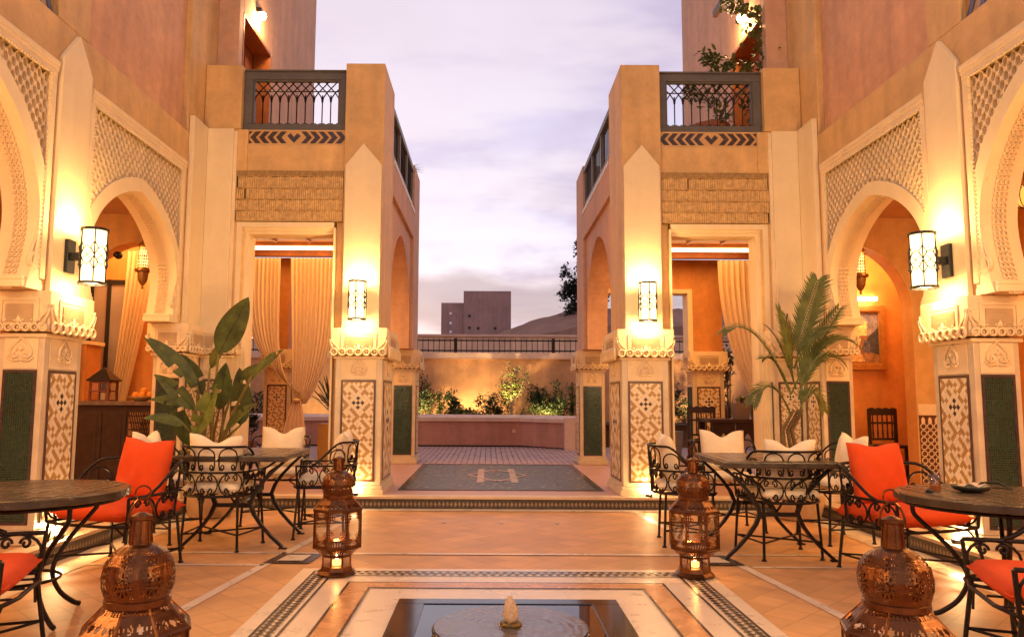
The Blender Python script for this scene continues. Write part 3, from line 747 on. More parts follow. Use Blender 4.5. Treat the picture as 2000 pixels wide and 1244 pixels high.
def arcade(s):
    t = thing('arcade', {-1:'pierced plaster arcade with pointed arches before the bar, on the left', 1:'pierced plaster arcade with pointed arches before the painting, on the right'}[s], 'arcade', (s*3.7,5,ST), 0, None, True)
    def B(mb, x0, x1, y0, y1, z0, z1): a, b = sx(s,x0,x1); mb.box(a,b,y0,y1,z0,z1)
    XF, XB = 3.50, 3.76
    bays = [(6.24,8.20,arch_pts(7.22,.90,1.99,2.42,3.16,.18,40,.10)), (3.04,5.68,arch_pts(4.36,1.24,1.99,2.50,3.62,.14,44,.10))]
    for bi,(ya,yb,P) in enumerate(bays):
        w = MB(); R = (ya,yb,1.99,3.70)
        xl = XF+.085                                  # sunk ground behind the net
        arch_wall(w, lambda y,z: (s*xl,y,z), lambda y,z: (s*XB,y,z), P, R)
        wall = part('spandrel_wall', w, mat('net_hole_shade', (.22, .135, .06), .8, .15, 9), t)  # ground coloured dark to paint the shadow inside the net's holes
        # smooth soffit sleeve and arch band
        yc = (ya+yb)/2
        def outw(P, d): 
            O = []
            for i,p in enumerate(P):
                a, b = P[max(0,i-1)], P[min(len(P)-1,i+1)]; tx, tz = b[0]-a[0], b[1]-a[1]; l = sqrt(tx*tx+tz*tz) or 1
                O.append((p[0]-tz/l*d, p[1]+tx/l*d))
            return O
        bw = .13 if bi == 0 else .12
        O = outw(P, bw); n = len(P)
        mb = MB()
        X0, X1 = XF-.012, XF+.06
        # keep the band inside the bay
        O = [(min(max(y,ya-.0),yb+.0),max(z,1.99)) for y,z in O]
        mb.add([(s*X0,y,z) for y,z in P]+[(s*X0,y,z) for y,z in O]+[(s*X1,y,z) for y,z in O]+[(s*(XB+.01),y,z) for y,z in outw(P,-.004)],
               [(i,i+1,n+i+1,n+i) for i in range(n-1)]+[(n+i,n+i+1,2*n+i+1,2*n+i) for i in range(n-1)]+[(i,i+1,3*n+i+1,3*n+i) for i in range(n-1)])
        band = part('arch_band', mb, M_CREAM, t)
        # carved strip on the soffit
        mb = MB(); Q = outw(P, -.012); xm = (XF+XB)/2
        dist = 0; last = Q[0]; nxt = .05
        for i in range(1, n):
            dd = sqrt((Q[i][0]-last[0])**2+(Q[i][1]-last[1])**2); pos = 0
            while dist+dd-pos > 0 and nxt <= dist+dd:
                tt = (nxt-dist)/dd; y = last[0]+(Q[i][0]-last[0])*tt; z = last[1]+(Q[i][1]-last[1])*tt
                tx, tz = (Q[i][0]-last[0])/dd, (Q[i][1]-last[1])/dd
                for off in (-.033, .0, .033):
                    r = .017
                    mb.tube([(s*(xm+off+r*cos(a*pi/3)), y+tx*r*sin(a*pi/3), z+tz*r*sin(a*pi/3)) for a in range(6)], .006, 3, True)
                nxt += .042
            dist += dd; last = Q[i]
        part('carved_strip', mb, M_STUCCO, band)
        # springing moulding
        for yy, sg in ((P[0][0],1),(P[-1][0],-1)):
            mb = MB(); y0_, y1_ = (ya-.02, yy+.03) if sg > 0 else (yy-.03, yb+.02)
            B(mb, XF-.005, XB+.02, y0_, y1_, 1.992, 2.045); B(mb, XF+.0, XB+.012, y0_, y1_-.012 if sg > 0 else y1_, 2.045, 2.075)
            part('springing', mb, M_CREAM, t, bevel=.006)
        # corner scroll where net meets springing
        Fr = lambda y,z,d: Vector((s*(XF+.012-d), y, z))
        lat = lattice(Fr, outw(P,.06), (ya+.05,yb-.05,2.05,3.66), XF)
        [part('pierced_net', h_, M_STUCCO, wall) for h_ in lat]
        for sg, yy in ((1, ya+.10), (-1, yb-.10)):
            mb = MB(); pth = spiral(yy, 2.21, .01, .075, pi/2, 1.6, 18)
            mb.tube([Fr(a,b,.01) for a,b in pth], .018, 5); mb.tube([Fr(yy+sg*.05,2.24,.01),Fr(yy+sg*.02,2.32,.01),Fr(yy-sg*.02,2.40,.01),Fr(yy-sg*.03,2.52,.01)], .012, 5)
            mb.tube([Fr(yy-sg*.03,2.07,.01),Fr(yy+sg*.0,2.11,.01),Fr(yy+sg*.03,2.15,.01)], .014, 5)
            part('scroll', mb, M_STUCCO, wall, smooth=True)
        # frame mouldings with a bead
        mb = MB(); a, b = ya, yb
        B(mb,XF-.022,XF+.05,a-.02,b+.02,3.66,3.70); B(mb,XF-.028,XF+.05,a-.025,b+.025,3.70,3.735); B(mb,XF-.034,XF+.05,a-.025,b+.025,3.735,3.775)
        B(mb,XF-.018,XF+.05,a-.02,a+.045,2.08,3.66); B(mb,XF-.018,XF+.05,b-.045,b+.02,2.08,3.66)
        part('frame_moulding', mb, M_STUCCO, t, bevel=.004)
        mb = MB(); k = int((b-a-.1)/.03)
        for i in range(k): mb.ball((s*(XF-.024), a+.05+i*(b-a-.1)/k, 3.652), .010, 5, 3)
        part('bead', mb, M_STUCCO, t, kind='stuff')
        for yy in (a+.055, b-.055):
            mb = MB()
            for i in range(46): mb.ball((s*(XF-.014), yy, 2.15+i*.0325), .010, 5, 3)
            part('bead', mb, M_STUCCO, t, kind='stuff')
    # piers above the capitals and the wall over the frames
    for y0,y1 in ((5.70,6.22),(2.5,3.02),(8.22,8.73),(-.72,-.20)): w = MB(); B(w,XF,XB,y0,y1,1.992,3.776); part('pier', w, M_OCHRE, t)
    w = MB(); B(w,XF,XB,-.199,2.499,3.3,3.776); part('lintel', w, M_OCHRE, t)
    w = MB()
    B(w,XF,XB,-1.0,8.73,3.776,4.135); part('upper_wall', w, M_OCHRE, t, bevel=.008)
    for x0,y0,y1 in ((XF,5.70,6.15),(XF+.004,8.27,9.06),(XF,2.4,3.1)): w = MB(); B(w,x0,XB,y0,y1,4.137,9.0); part('upper_pier', w, M_OCHRE, t, bevel=.008)
    w = MB(); B(w,XF+.07,XB,6.151,8.269,4.137,9.0); part('sunk_panel', w, M_TERRA, t)
    # near bay: loggia with a band of blue zellige and a dark rail
    w = MB(); B(w,XF+.05,XB,3.1,5.70,4.137,4.40); zb = part('zellige_band', w, M_TTAN, t)
    for i in range(16):
        y = 3.2+i*.158
        for up in (0,1):
            q = MB(); a = sx(s,XF+.042,XF+.0505); y1 = y+.07; yy0, yy1 = (y, y1)
            z0, z1 = (4.265,4.39) if up else (4.147,4.265)
            pr = [(yy0,4.265),(yy0+.06,4.265),(yy1+.06,4.39 if up else 4.147),(yy1,4.39 if up else 4.147)]
            q.prism([(a[0],yy,zz) for yy,zz in pr],[(a[1],yy,zz) for yy,zz in pr]); part('zellige_tile', q, mat('blue_zellige', (.085,.10,.17), .3, .3, 20), zb)
    w = MB(); B(w,XF+.04,XB,3.1,5.70,4.402,4.50); B(w,XF+.04,XB,3.1,5.70,5.10,5.2); B(w,XF+.04,XB,5.6,5.69,4.5,5.1); part('loggia_rail', w, M_FRAMEG, t)
    w = MB(); B(w,XF+.9,XF+1.0,3.0,5.8,4.4,9); part('loggia_wall', w, M_PINK, t)
    # pointed pilasters over the capitals
    for y0,y1 in ((5.735,6.165),(2.54,2.98)):
        mb = MB(); a = sx(s,XF-.042,XF-.001); ym = (y0+y1)/2
        pr = [(y0,1.992),(y1,1.992),(y1,3.84),(ym,4.10),(y0,3.84)]
        mb.prism([(a[0],y,z) for y,z in pr],[(a[1],y,z) for y,z in pr]); part('pilaster', mb, M_CREAM, t, bevel=.004)
    return t
arcs = {s: arcade(s) for s in (-1, 1)}

# galleries behind the arcades
def gallery(s):
    t = thing('gallery', {-1:'orange plastered gallery with the bar, behind the left arcade', 1:'orange plastered gallery with the painting, behind the right arcade'}[s], 'gallery', (s*5,8,ST), 0, None, True)
    def B(mb, x0, x1, y0, y1, z0, z1): a, b = sx(s,x0,x1); mb.box(a,b,y0,y1,z0,z1)
    w = MB()
    B(w,6.2,6.4,-1,11.4,.1,3.9); B(w,3.862,6.2,11.2,11.4,.1,3.9); B(w,3.862,3.91,8.99,11.2,.1,3.9)
    part('wall', w, M_ORANGE, t, bevel=.01)
    w = MB(); B(w,3.765,6.2,-1,8.98,3.56,3.9); B(w,3.92,6.2,8.98,11.2,3.56,3.9); part('ceiling', w, mat('gallery_ceiling',(.62,.42,.24),.7,.08), t)
    # transverse arch
    w = MB(); P = [(s*q[0],q[1]) for q in arch_pts(*((4.72,.80) if s < 0 else (4.60,.68)),.14,2.35,3.20,.1,30,.0)]
    if s < 0: P = P[::-1]
    a, b = sx(s,3.912,6.2)
    arch_wall(w, lambda x,z: (x,9.80,z), lambda x,z: (x,10.05,z), P, (a,b,.14,3.56)); part('transverse_arch', w, M_OCHRE, t)
    # lit recess in the ceiling beyond it
    w = MB(); B(w,4.2,5.9,10.2,10.9,3.50,3.555); part('ceiling_tray', w, M_CEIL, t)
    w = MB(); B(w,4.15,5.95,10.15,10.185,3.48,3.553); B(w,4.15,5.95,10.905,10.94,3.48,3.553); part('cove_strip', w, M_COVE, t)
    # zellige dado on the jamb of the far side
    w = MB(); B(w,3.872,3.90,8.74,8.98,.14,1.30); dd = part('dado', w, M_TCREAM, t)
    return t
gals = {s: gallery(s) for s in (-1, 1)}
# ---------------------------------------------------------------- balcony railings
def front_rail(s):
    t = thing('balcony_railing', {-1:'grey framed balcony railing with iron arches, on the left, a lit doorway behind it', 1:'grey framed balcony railing with iron arches, on the right, plant leaves behind it'}[s], 'railing', (s*2.46,8.85,4.34), 0, None, True)
    def B(mb, x0, x1, y0, y1, z0, z1): a, b = sx(s,x0,x1); mb.box(a,b,y0,y1,z0,z1)
    x0, x1, z0, z1 = 1.85, 3.065, 4.34, 5.055
    w = MB(); B(w,x0,x1,8.80,8.88,z1-.09,z1); B(w,x0-.0,x1,8.78,8.90,z1+.002,z1+.022); B(w,x0,x1,8.80,8.88,z0,z0+.08); B(w,x0,x0+.085,8.80,8.88,z0+.08,z1-.09); B(w,x1-.10,x1,8.80,8.88,z0+.08,z1-.09)
    B(w,x0+.085,x0+.105,8.815,8.865,z0+.08,z1-.09); B(w,x1-.12,x1-.10,8.815,8.865,z0+.08,z1-.09); B(w,x0+.105,x1-.12,8.815,8.865,z1-.11,z1-.09)
    part('frame', w, M_FRAMEG, t, bevel=.005)
    F = FR((s*1.945,8.84,0),(s,0,0),(0,-1,0)); wid = 1.01; n = 10; st = wid/n
    zb, zm = z0+.08, z0+.365
    for i in range(n+1):
        mb = MB(); a = i*st
        mb.tube([F.p(a,zb),F.p(a,zm+.06)], .0075, 5); mb.ball(F.p(a,zm),.014,6,4); mb.ball(F.p(a,zm+.07),.011,6,4)
        for sg in (-1,1): ftube(mb,F,[(a,zb+.005),(a+sg*.02,zb+.02),(a+sg*.032,zb+.018)],.005,4)
        part('iron_bar', mb, M_IRON, t)
    mb = MB(); zt = z1-.11
    for i in range(n):
        a = i*st
        for sg in (0,1):
            q = [(a+(st if sg else 0)+(-1 if sg else 1)*st*.04,zm+.0),(a+(st if sg else 0)+(-1 if sg else 1)*st*.12,zm+.05),(a+(st if sg else 0)+(-1 if sg else 1)*st*.5,zm+.11)]
            end = a+(st if sg else 0)+(-1 if sg else 1)*st*1.7
            if 0 <= end <= wid: q.append((end,zt))
            else: q.append((a+(st if sg else 0)+(-1 if sg else 1)*st*.95, zm+.155))
            ftube(mb,F,q,.0075,5)
    ftube(mb,F,[(0,zm+.125),(wid,zm+.125)],.0075,5)
    part('iron_lattice', mb, M_IRON, t)
def side_rail(s):
    t = thing('balcony_railing', {-1:'dark railing along the passage side of the left pavilion roof', 1:'dark railing along the passage side of the right pavilion roof'}[s], 'railing', (s*1.45,11,4.31), 0, None, True)
    def B(mb, x0, x1, y0, y1, z0, z1): a, b = sx(s,x0,x1); mb.box(a,b,y0,y1,z0,z1)
    w = MB(); y0, y1 = 9.62, 12.37
    B(w,1.40,1.48,y0,y1,4.90,4.98); B(w,1.41,1.47,y0,y1,4.302,4.38)
    for y in (9.63,10.5,11.4,12.28): B(w,1.41,1.47,y,y+.07,4.38,4.90)
    part('frame', w, M_FRAMEG, t)
    for i in range(24):
        y = 9.76+i*.107; mb = MB(); mb.tube([(s*1.44,y,4.38),(s*1.44,y,4.90)], .007, 5); part('iron_bar', mb, M_IRON, t)
for s in (-1,1): front_rail(s); side_rail(s)

# ---------------------------------------------------------------- wall lanterns
def wall_lantern(label, loc, rz, out=.17, boost=1.0):
    t = thing('wall_lantern', label, 'lantern', loc, rz, 'lit wall lanterns on the pillars')    # local: wall plane y=0, lantern toward -y
    mb = MB(); mb.box(-.055,.055,-.03,.0,-.13,.13); mb.box(-.03,.03,-out+.06,-.03,-.03,.03); part('bracket', mb, M_BLACKM, t, bevel=.004)
    c = (0,-out,0); R = .100; H = .212
    mb = MB(); mb.lathe([(R*.93,-H),(R*.93,H)], 12, c, pi/12, cap=False); part('lamp_glass', mb, M_LAMP, t)
    fr = MB()
    for z in (-H,H): fr.lathe([(R*.92,z-.010),(R*1.05,z-.010),(R*1.05,z+.010),(R*.92,z+.010),(R*.92,z-.010)], 12, c, pi/12, cap=False)
    for k in range(6):
        a = pi/6+k*pi/3; fr.tube([(R*1.02*cos(a),c[1]+R*1.02*sin(a),-H),(R*1.02*cos(a),c[1]+R*1.02*sin(a),H)], .0055, 4)
    part('frame', fr, M_BLACKM, t)
    la = MB()
    for k in range(6):
        a0, a1 = pi/6+k*pi/3, pi/6+(k+1)*pi/3
        def q(u, z): a = a0+(a1-a0)*u; return (R*1.03*cos(a), c[1]+R*1.03*sin(a), z)
        for z0 in (-.075,.0):
            la.tube([q(.5,z0),q(.86,z0+.0375),q(.5,z0+.075),q(.14,z0+.0375)], .0042, 4, True)
        for u in (.0,): la.tube([q(0,.0),q(.25,.06),q(0.0,.11)], .004, 4)
        la.tube([q(1,.0),q(.75,.06),q(1,.11)], .004, 4); la.tube([q(0,0),q(.25,-.06),q(0,-.11)], .004, 4); la.tube([q(1,0),q(.75,-.06),q(1,-.11)], .004, 4)
    part('wire_lattice', la, M_BLACKM, t)
    wx, wy = loc[0]+sin(rz)*out, loc[1]-cos(rz)*out
    lamp('lantern_top_light', 'POINT', (wx,wy,loc[2]+H+.05), 20*boost, (1,.63,.27), .05)
    lamp('lantern_base_light', 'POINT', (wx,wy,loc[2]-H-.05), 14*boost, (1,.63,.27), .05)
    return t
for s in (-1,1):
    wall_lantern('white glowing wall lantern on the front pillar at the %s of the passage' % SIDE[s], (s*1.62,8.672,2.285), 0)
    wall_lantern('large glowing wall lantern on its bracket, on the near arcade pillar at the %s' % SIDE[s], (s*3.457,5.95,2.30), -s*pi/2 if s > 0 else pi/2, .2)
    wall_lantern('added fill lantern, out of view, on the nearest arcade pillar at the %s' % SIDE[s], (s*3.457,2.76,2.36), -s*pi/2 if s > 0 else pi/2, .2, 4.0)  # added out of view and boosted to give the court warm fill
    wall_lantern('added fill lantern on the rearmost arcade pillar at the %s, unseen behind the camera' % SIDE[s], (s*3.457,-.46,2.36), -s*pi/2 if s > 0 else pi/2, .2, 7.0)  # added behind the camera, strongly boosted, as even warm fill for the facades
# uplights standing on the step at the foot of the pillars
def uplight(label, x, y, z, e=5):
    t = thing('uplight', label, 'uplight', (x,y,z), 0, 'small uplights at the foot of the pillars')
    mb = MB(); mb.lathe([(.035,.0),(.04,.01),(.04,.03),(.034,.032)], 12); part('housing', mb, M_BLACKM, t)
    mb = MB(); mb.lathe([(.032,.033),(.028,.036)], 12); part('lens', mb, M_SPOT, t)
    lamp('uplight_beam', 'POINT', (x,y,z+.09), e, (1,.62,.27), .03)
for s in (-1,1):
    uplight('glaring uplight at the foot of the %s lantern pillar of the passage' % SIDE[s], s*1.62, 8.60, ST, 7)
    uplight('glaring uplight at the foot of the near arcade pillar on the %s' % SIDE[s], s*3.40, 5.95, ST, 14)
# star lamps over the tower doors
for s in (-1,1):
    t = thing('door_lamp', 'bright lamp over the balcony door of the %s tower' % SIDE[s], 'lamp', (s*3.24,9.77,6.30), 0)
    mb = MB(); a = sx(s,-.06,.01); mb.box(a[0],a[1],-.08,.08,-.03,.03); part('housing', mb, M_BLACKM, t)
    mb = MB(); mb.ball((-s*.05,0,-.05), .055, 12, 8); part('bulb', mb, emit('door_bulb%d' % (s+1), (1,.72,.38), 60), t)
    lamp('door_lamp_light', 'POINT', (s*3.10,9.77,6.15), 22, (1,.60,.25), .06)

# ---------------------------------------------------------------- curtains
def curtain(label, fn_edges, top, bot, y, folds=9, tail=None, amp=.035, group=None):
    """fn_edges(v) -> (x0, x1) for v 0 (top) .. 1 (tie)"""
    z0, z1 = bot, top
    t = thing('curtain', label, 'curtain', ((fn_edges(0)[0]+fn_edges(0)[1])/2, y, z1), 0, group, True)
    mb = MB()
    ph = random.uniform(0,6)
    def f(u, v):
        a, b = fn_edges(v); x = a+(b-a)*u
        if callable(z0): zb = z0(u)
        else: zb = z0
        z = z1+(zb-z1)*v
        return (x, y+amp*(1-.45*v)*sin(ph+u*folds*2*pi+.6*sin(v*3))+.012*sin(u*folds*4.3*pi+v*2), z)
    mb.grid(f, folds*9, 30); part('cloth', mb, M_CURT, t, smooth=True)
    if tail:
        mb = MB(); (tx, tz, w0, w1, zb) = tail
        mb.grid(lambda u,v: (tx+(u-.5)*(w0+(w1-w0)*v**.7)-.05*v, y-.03+.035*sin(u*5*2*pi+1)*(.4+v*.6), tz+(zb+.05*sin(u*9)-tz)*v), 46, 14)
        part('tail', mb, M_CURT, t, smooth=True)
        mb = MB(); mb.lathe([(.03,-.025),(.06,-.012),(.06,.012),(.03,.025)], 14, (tx,y-.03,tz)); part('tie_band', mb, M_CURT, t, smooth=True)
    return t
def em(v, p): return v**p
YC = 12.25
curtain('voile curtain drawn to the right, the left of the two in the doorway', lambda v: (-4.10+ .98*em(v,3.4), -3.52+.44*em(v,6)), 3.43, lambda u: 1.12+.14*(1-u), YC, 9, None, group='voile curtains tied back')
curtain('voile curtain knotted at its foot, the right of the two in the doorway', lambda v: (-3.36+.10*v, -2.62-.42*em(v,3.6)), 3.43, lambda u: 1.10, YC-.02, 11, (-3.18,1.16,.10,.44,.42), group='voile curtains tied back')
curtain('single voile curtain sweeping to the right in the right pavilion', lambda v: (3.55+.62*em(v,2.2), 4.35+.02*v), 3.43, .95, YC, 9)
# ---------------------------------------------------------------- wrought iron furniture
def u_path(W, D, n=60):
    """plan outline of the tub back, front right arm end -> back -> front left arm end; chair faces +y"""
    a = W/2; yf = D/2-.02; yb = -D/2; r = a
    P = []
    for i in range(14): P.append((a, yf+( -.02-yf)*i/14))
    for i in range(33):
        t = pi*i/32; P.append((a*cos(t), -.02-(D/2-.02)*abs(sin(t))**.85))
    for i in range(1,15): P.append((-a, -.02+(yf+.02)*i/14))
    L = [0]
    for i in range(1,len(P)): L.append(L[-1]+sqrt((P[i][0]-P[i-1][0])**2+(P[i][1]-P[i-1][1])**2))
    T = L[-1]
    def at(s):
        s = max(0, min(T, s))
        for i in range(1,len(P)):
            if L[i] >= s:
                k = (s-L[i-1])/max(1e-9,(L[i]-L[i-1])); return (P[i-1][0]+(P[i][0]-P[i-1][0])*k, P[i-1][1]+(P[i][1]-P[i-1][1])*k)
        return P[-1]
    return at, T
def armchair(name, label, cat, W, D, hs, ha, hb, cells, r=.0085):
    t = thing(name, label, cat)
    at, T = u_path(W, D)
    def top(s):
        x = abs(s/T-.5)*2; k = max(0, min(1, (.84-x)/.42)); k = k*k*(3-2*k); return ha+.0+(hb-ha)*k
    def q(s, z): x, y = at(s); k = 1+.10*max(0,(z-hs))/(hb-hs); return (x*k, y*k - .0, z)
    mb = MB(); N = 44
    mb.tube([q(T*i/N, hs) for i in range(N+1)], .011, 6); mb.tube([(W/2,D/2-.02,hs),(W/4,D/2+.02,hs),(-W/4,D/2+.02,hs),(-W/2,D/2-.02,hs)], .011, 6)
    for k in (-.28,0,.28): mb.tube([(k*W,-D/2+.06,hs),(k*W,D/2+.0,hs)], .006, 4)
    part('seat_frame', mb, M_IRON, t, smooth=True)
    mb = MB(); mb.tube([q(T*i/N, ha) for i in range(N+1)], r, 6); part('arm_rail', mb, M_IRON, t, smooth=True)
    for s0 in (0,T): mb = MB(); mb.tube([q(s0,hs),q(s0,ha)], r, 6); part('arm_post', mb, M_IRON, t)
    mb = MB(); s0 = T*.10; mb.tube([q(s0+(T-2*s0)*i/N, top(s0+(T-2*s0)*i/N)) for i in range(N+1)], r*1.15, 6); part('top_rail', mb, M_IRON, t, smooth=True)
    cw = T/cells; hm = (hs+ha)/2; hh = (ha-hs)/2
    for c in range(cells):
        s0 = c*cw; mb = MB()
        mb.tube([q(s0+cw*.5+cw*.47*cos(a*2*pi/18), hm+hh*.98*sin(a*2*pi/18)) for a in range(18)], r*.72, 5, True)
        for sg in (-1,1):
            for vz in (-1,1):
                sp = [(s0+cw*.5+sg*(cw*.17+cw*.105*cos_), z) for cos_, z in [((1-i/13*.72)*cos(pi+ i/13*2*pi*1.15), hm+vz*(hh*.50-(hh*.32)*(1-i/13*.72)*sin(i/13*2*pi*1.15)*-1)) for i in range(14)]]
                mb.tube([q(a,b) for a,b in sp], r*.72, 5)
        part('scroll', mb, M_IRON, t, smooth=True)
    # tall loops between arm rail and top rail
    na = 5; span = T*.60; aw = span/na
    for c in range(na):
        s0 = T*.20+c*aw; zt = min(top(s0+aw*.2), top(s0+aw*.8))-.012
        mb = MB(); rr = aw*.40; zc = max(ha+.05, zt-rr)
        pts = [(s0+aw*.5+aw*.16, ha+.035),(s0+aw*.5+aw*.24,ha+.018),(s0+aw*.5+aw*.36,ha+.02),(s0+aw*.5+rr,ha+.06)]
        arc = [(s0+aw*.5+rr*cos(a*pi/10), zc+(zt-zc)*sin(a*pi/10)) for a in range(11)]
        lft = [(2*(s0+aw*.5)-a, z) for a, z in pts[::-1]]
        mb.tube([q(a,b) for a,b in pts+arc+lft], r*.75, 5)
        for sg in (-1,1):
            mb.tube([q(s0+aw*.5+sg*aw*.23+sg*aw*.10*(1-i/11*.7)*cos(-pi/2+i/11*2*pi*1.1), ha+.042+.026*(1-i/11*.7)*sin(-pi/2+i/11*2*pi*1.1)) for i in range(12)], r*.7, 5)
        part('back_loop', mb, M_IRON, t, smooth=True)
    F4 = [(W/2-.01,D/2-.03),(-W/2+.01,D/2-.03),(W/2-.05,-D/2+.10),(-W/2+.05,-D/2+.10)]
    for x,y in F4:
        mb = MB(); k = 1.08; mb.tube([(x,y,hs),(x*k,y*k*1.05,.012)], .0115, 6); mb.lathe([(.020,.0),(.018,.012),(.012,.016)], 8, (x*k,y*k*1.05,0))
        part('leg', mb, M_IRON, t)
    mb = MB(); zz = hs*.30; k = 1.055
    f = [(x*k,y*k*1.03,zz) for x,y in F4]
    mb.tube([f[0],f[3]], .0075, 5); mb.tube([f[1],f[2]], .0075, 5); mb.tube([f[0],f[2]], .0075, 5); mb.tube([f[1],f[3]], .0075, 5)
    part('stretcher', mb, M_IRON, t)
    mb = MB()
    for x,y in F4[:2]:
        sg = 1 if x > 0 else -1
        mb.tube([(x,y,hs-.14),(x-sg*.02,y,hs-.06),(x-sg*.09,y+.01,hs-.008)], .007, 5)
    part('corner_brace', mb, M_IRON, t)
    return t
def pillow(name, label, cat, m, w, h, th, chop, group=None, n=18):
    mb = MB(); seed = random.uniform(0,9)
    def f(sd):
        def g(u, v):
            a, b = u*2-1, v*2-1
            prof = max(0,(1-abs(a)**2.6))**.55*max(0,(1-abs(b)**2.6))**.55
            x = a*w/2*(1-.035*(1-b*b)); z = b*h/2*(1-.035*(1-a*a))
            if chop: z -= chop*exp(-(a/.38)**2)*max(0,b+.2)**1.5; 
            d = th/2*prof*(1-.45*(chop*6)*exp(-(a/.25)**2)*max(0,b))
            d += .006*sin(a*7+seed)*sin(b*5+seed)*prof + .010*sin((a+b)*9+seed)*prof*abs(a*b)
            return (x, sd*d, z+h/2)
        return g
    mb.grid(f(1), n, n); b2 = MB(); b2.grid(f(-1), n, n); mb.add(b2.v, [q[::-1] for q in b2.f])
    me = mb.mesh(name, m, True)
    bm = bmesh.new(); bm.from_mesh(me); bmesh.ops.remove_doubles(bm, verts=bm.verts, dist=.0006); bmesh.ops.recalc_face_normals(bm, faces=bm.faces); bm.to_mesh(me); bm.free()
    return tag(link(name, me), label, cat, group)
def cushion(name, label, cat, m, w, d, th, group=None):
    mb = MB(); n = 16
    def pt(u, v, sd):
        a, b = u*2-1, v*2-1; e = max(abs(a),abs(b)); pr = max(0,1-e**7)**.5
        k = 1-.05*(a*a*b*b)
        return (a*w/2*k, b*d/2*k, th/2+sd*(th/2)*(.55*pr+.45*max(0,(1-a**6)*(1-b**6))**.5+.06*cos(a*2)*cos(b*2)*pr))
    mb.grid(lambda u,v: pt(u,v,1), n, n); b2 = MB(); b2.grid(lambda u,v: pt(u,v,-1), n, n); mb.add(b2.v, [q[::-1] for q in b2.f])
    me = mb.mesh(name, m, True)
    bm = bmesh.new(); bm.from_mesh(me); bmesh.ops.remove_doubles(bm, verts=bm.verts, dist=.0006); bmesh.ops.recalc_face_normals(bm, faces=bm.faces); bm.to_mesh(me); bm.free()
    o = tag(link(name, me), label, cat, group)
    mb = MB(); K = 40
    def edge(t):
        a = 2*pi*t/K; x, y = cos(a), sin(a); e = max(abs(x),abs(y)); return (x/e*w/2*.985*(1-.03*(abs(x*y)*2)), y/e*d/2*.985*(1-.03*(abs(x*y)*2)), th*.5)
    mb.tube([edge(t) for t in range(K)], .005, 4, True); part('piping', mb, m, o)
    return o
first = {}
def seat_set(key, mk, x, y, rz, lab, who, m, cw, cd, hs, pw, ph, pth, chop, gname, z0=0.0, tilt=.15, pl=True):
    if key not in first: c = first[key] = mk()
    else: c = copy_tree(first[key])
    place(c, (x,y,z0), rz, lab, gname)
    if ('c',key) not in first: k = first['c',key] = cushion('seat_cushion','','cushion',m,cw,cd,.085 if key == 'tub' else .115)
    else: k = copy_tree(first['c',key])
    place(k, (x+sin(rz)*-.01,y+cos(rz)*.01,z0+hs+.012), rz, 'seat cushion on the %s' % who, 'seat cushions')
    if pl:
        if ('p',key) not in first: p = first['p',key] = pillow('throw_pillow','','pillow',m,pw,ph,pth,chop)
        else: p = copy_tree(first['p',key])
        off = -.085 if key == 'tub' else -.15
        p.location = (x-sin(rz)*off, y+cos(rz)*off, z0+hs+(.085 if key == 'tub' else .115)); p.rotation_euler = (tilt if True else 0, 0, rz)
        p.rotation_euler = Matrix.Rotation(rz,3,'Z').to_euler() if not tilt else (Matrix.Rotation(rz+random.uniform(-.10,.10),3,'Z') @ Matrix.Rotation(tilt+random.uniform(-.03,.05),3,'X') @ Matrix.Rotation(random.uniform(-.05,.05),3,'Y')).to_euler()
        p['label'] = 'pillow on the %s' % who; p['group'] = 'throw pillows on the chairs'
mk_tub = lambda: armchair('iron_armchair','','chair',.53,.50,.435,.62,.82,7)
mk_lounge = lambda: armchair('iron_lounge_chair','','chair',.70,.66,.34,.53,.74,7,.011)
def tub(x, y, rz, lab, who): seat_set('tub', mk_tub, x, y, rz, lab, who, M_WHITEF, .47, .46, .435, .44, .40, .16, .05, 'wrought iron armchairs with ivory cushions')
def lounge(x, y, rz, lab, who, pl=True): seat_set('lounge', mk_lounge, x, y, rz, lab, who, M_ORF, .64, .66, .34, .49, .45, .17, .018, 'wrought iron lounge chairs with orange cushions', pl=pl)
tub(-2.33,6.36,-.10,'black iron armchair with its back to the camera at the left square table','iron armchair with its back to us at the left table')
tub(-2.98,6.75,-pi/2-.1,'black iron armchair at the far left of the left square table, behind the orange pillow','armchair at the far left, behind the orange pillow')
tub(-2.20,7.62,pi,'black iron armchair facing us across the left square table','armchair facing us across the left table')
tub(-1.60,7.02,pi/2+.12,'black iron armchair side-on at the left square table, beside the mosaic pillar','armchair side-on between left table and pillar')
tub(1.50,6.68,-pi/2-.12,'black iron armchair side-on at the right square table, beside the mosaic pillar','armchair side-on between right table and pillar')
tub(2.12,7.42,pi-.02,'black iron armchair facing us across the right square table','armchair facing us across the right table')
tub(2.15,6.14,.10,'black iron armchair with its back to the camera at the right square table','iron armchair with its back to us at the right table')
tub(2.92,6.85,pi/2+.1,'black iron armchair at the far right of the right square table, behind the orange pillow','armchair at the far right, behind the orange pillow')
lounge(-2.80,5.66,pi-.32,'low iron lounge chair with a big orange pillow, left of the court','orange lounge chair beside the left round table')
lounge(2.80,5.60,pi+.32,'low iron lounge chair with a big orange pillow, right of the court','orange lounge chair beside the right round table')
lounge(-2.58,3.52,-pi/2+.30,'iron lounge chair cut off by the left edge of the picture','lounge chair at the left picture edge',pl=False)
lounge(2.42,3.48,pi/2-.30,'iron lounge chair cut off by the right edge of the picture','lounge chair at the right picture edge',pl=False)

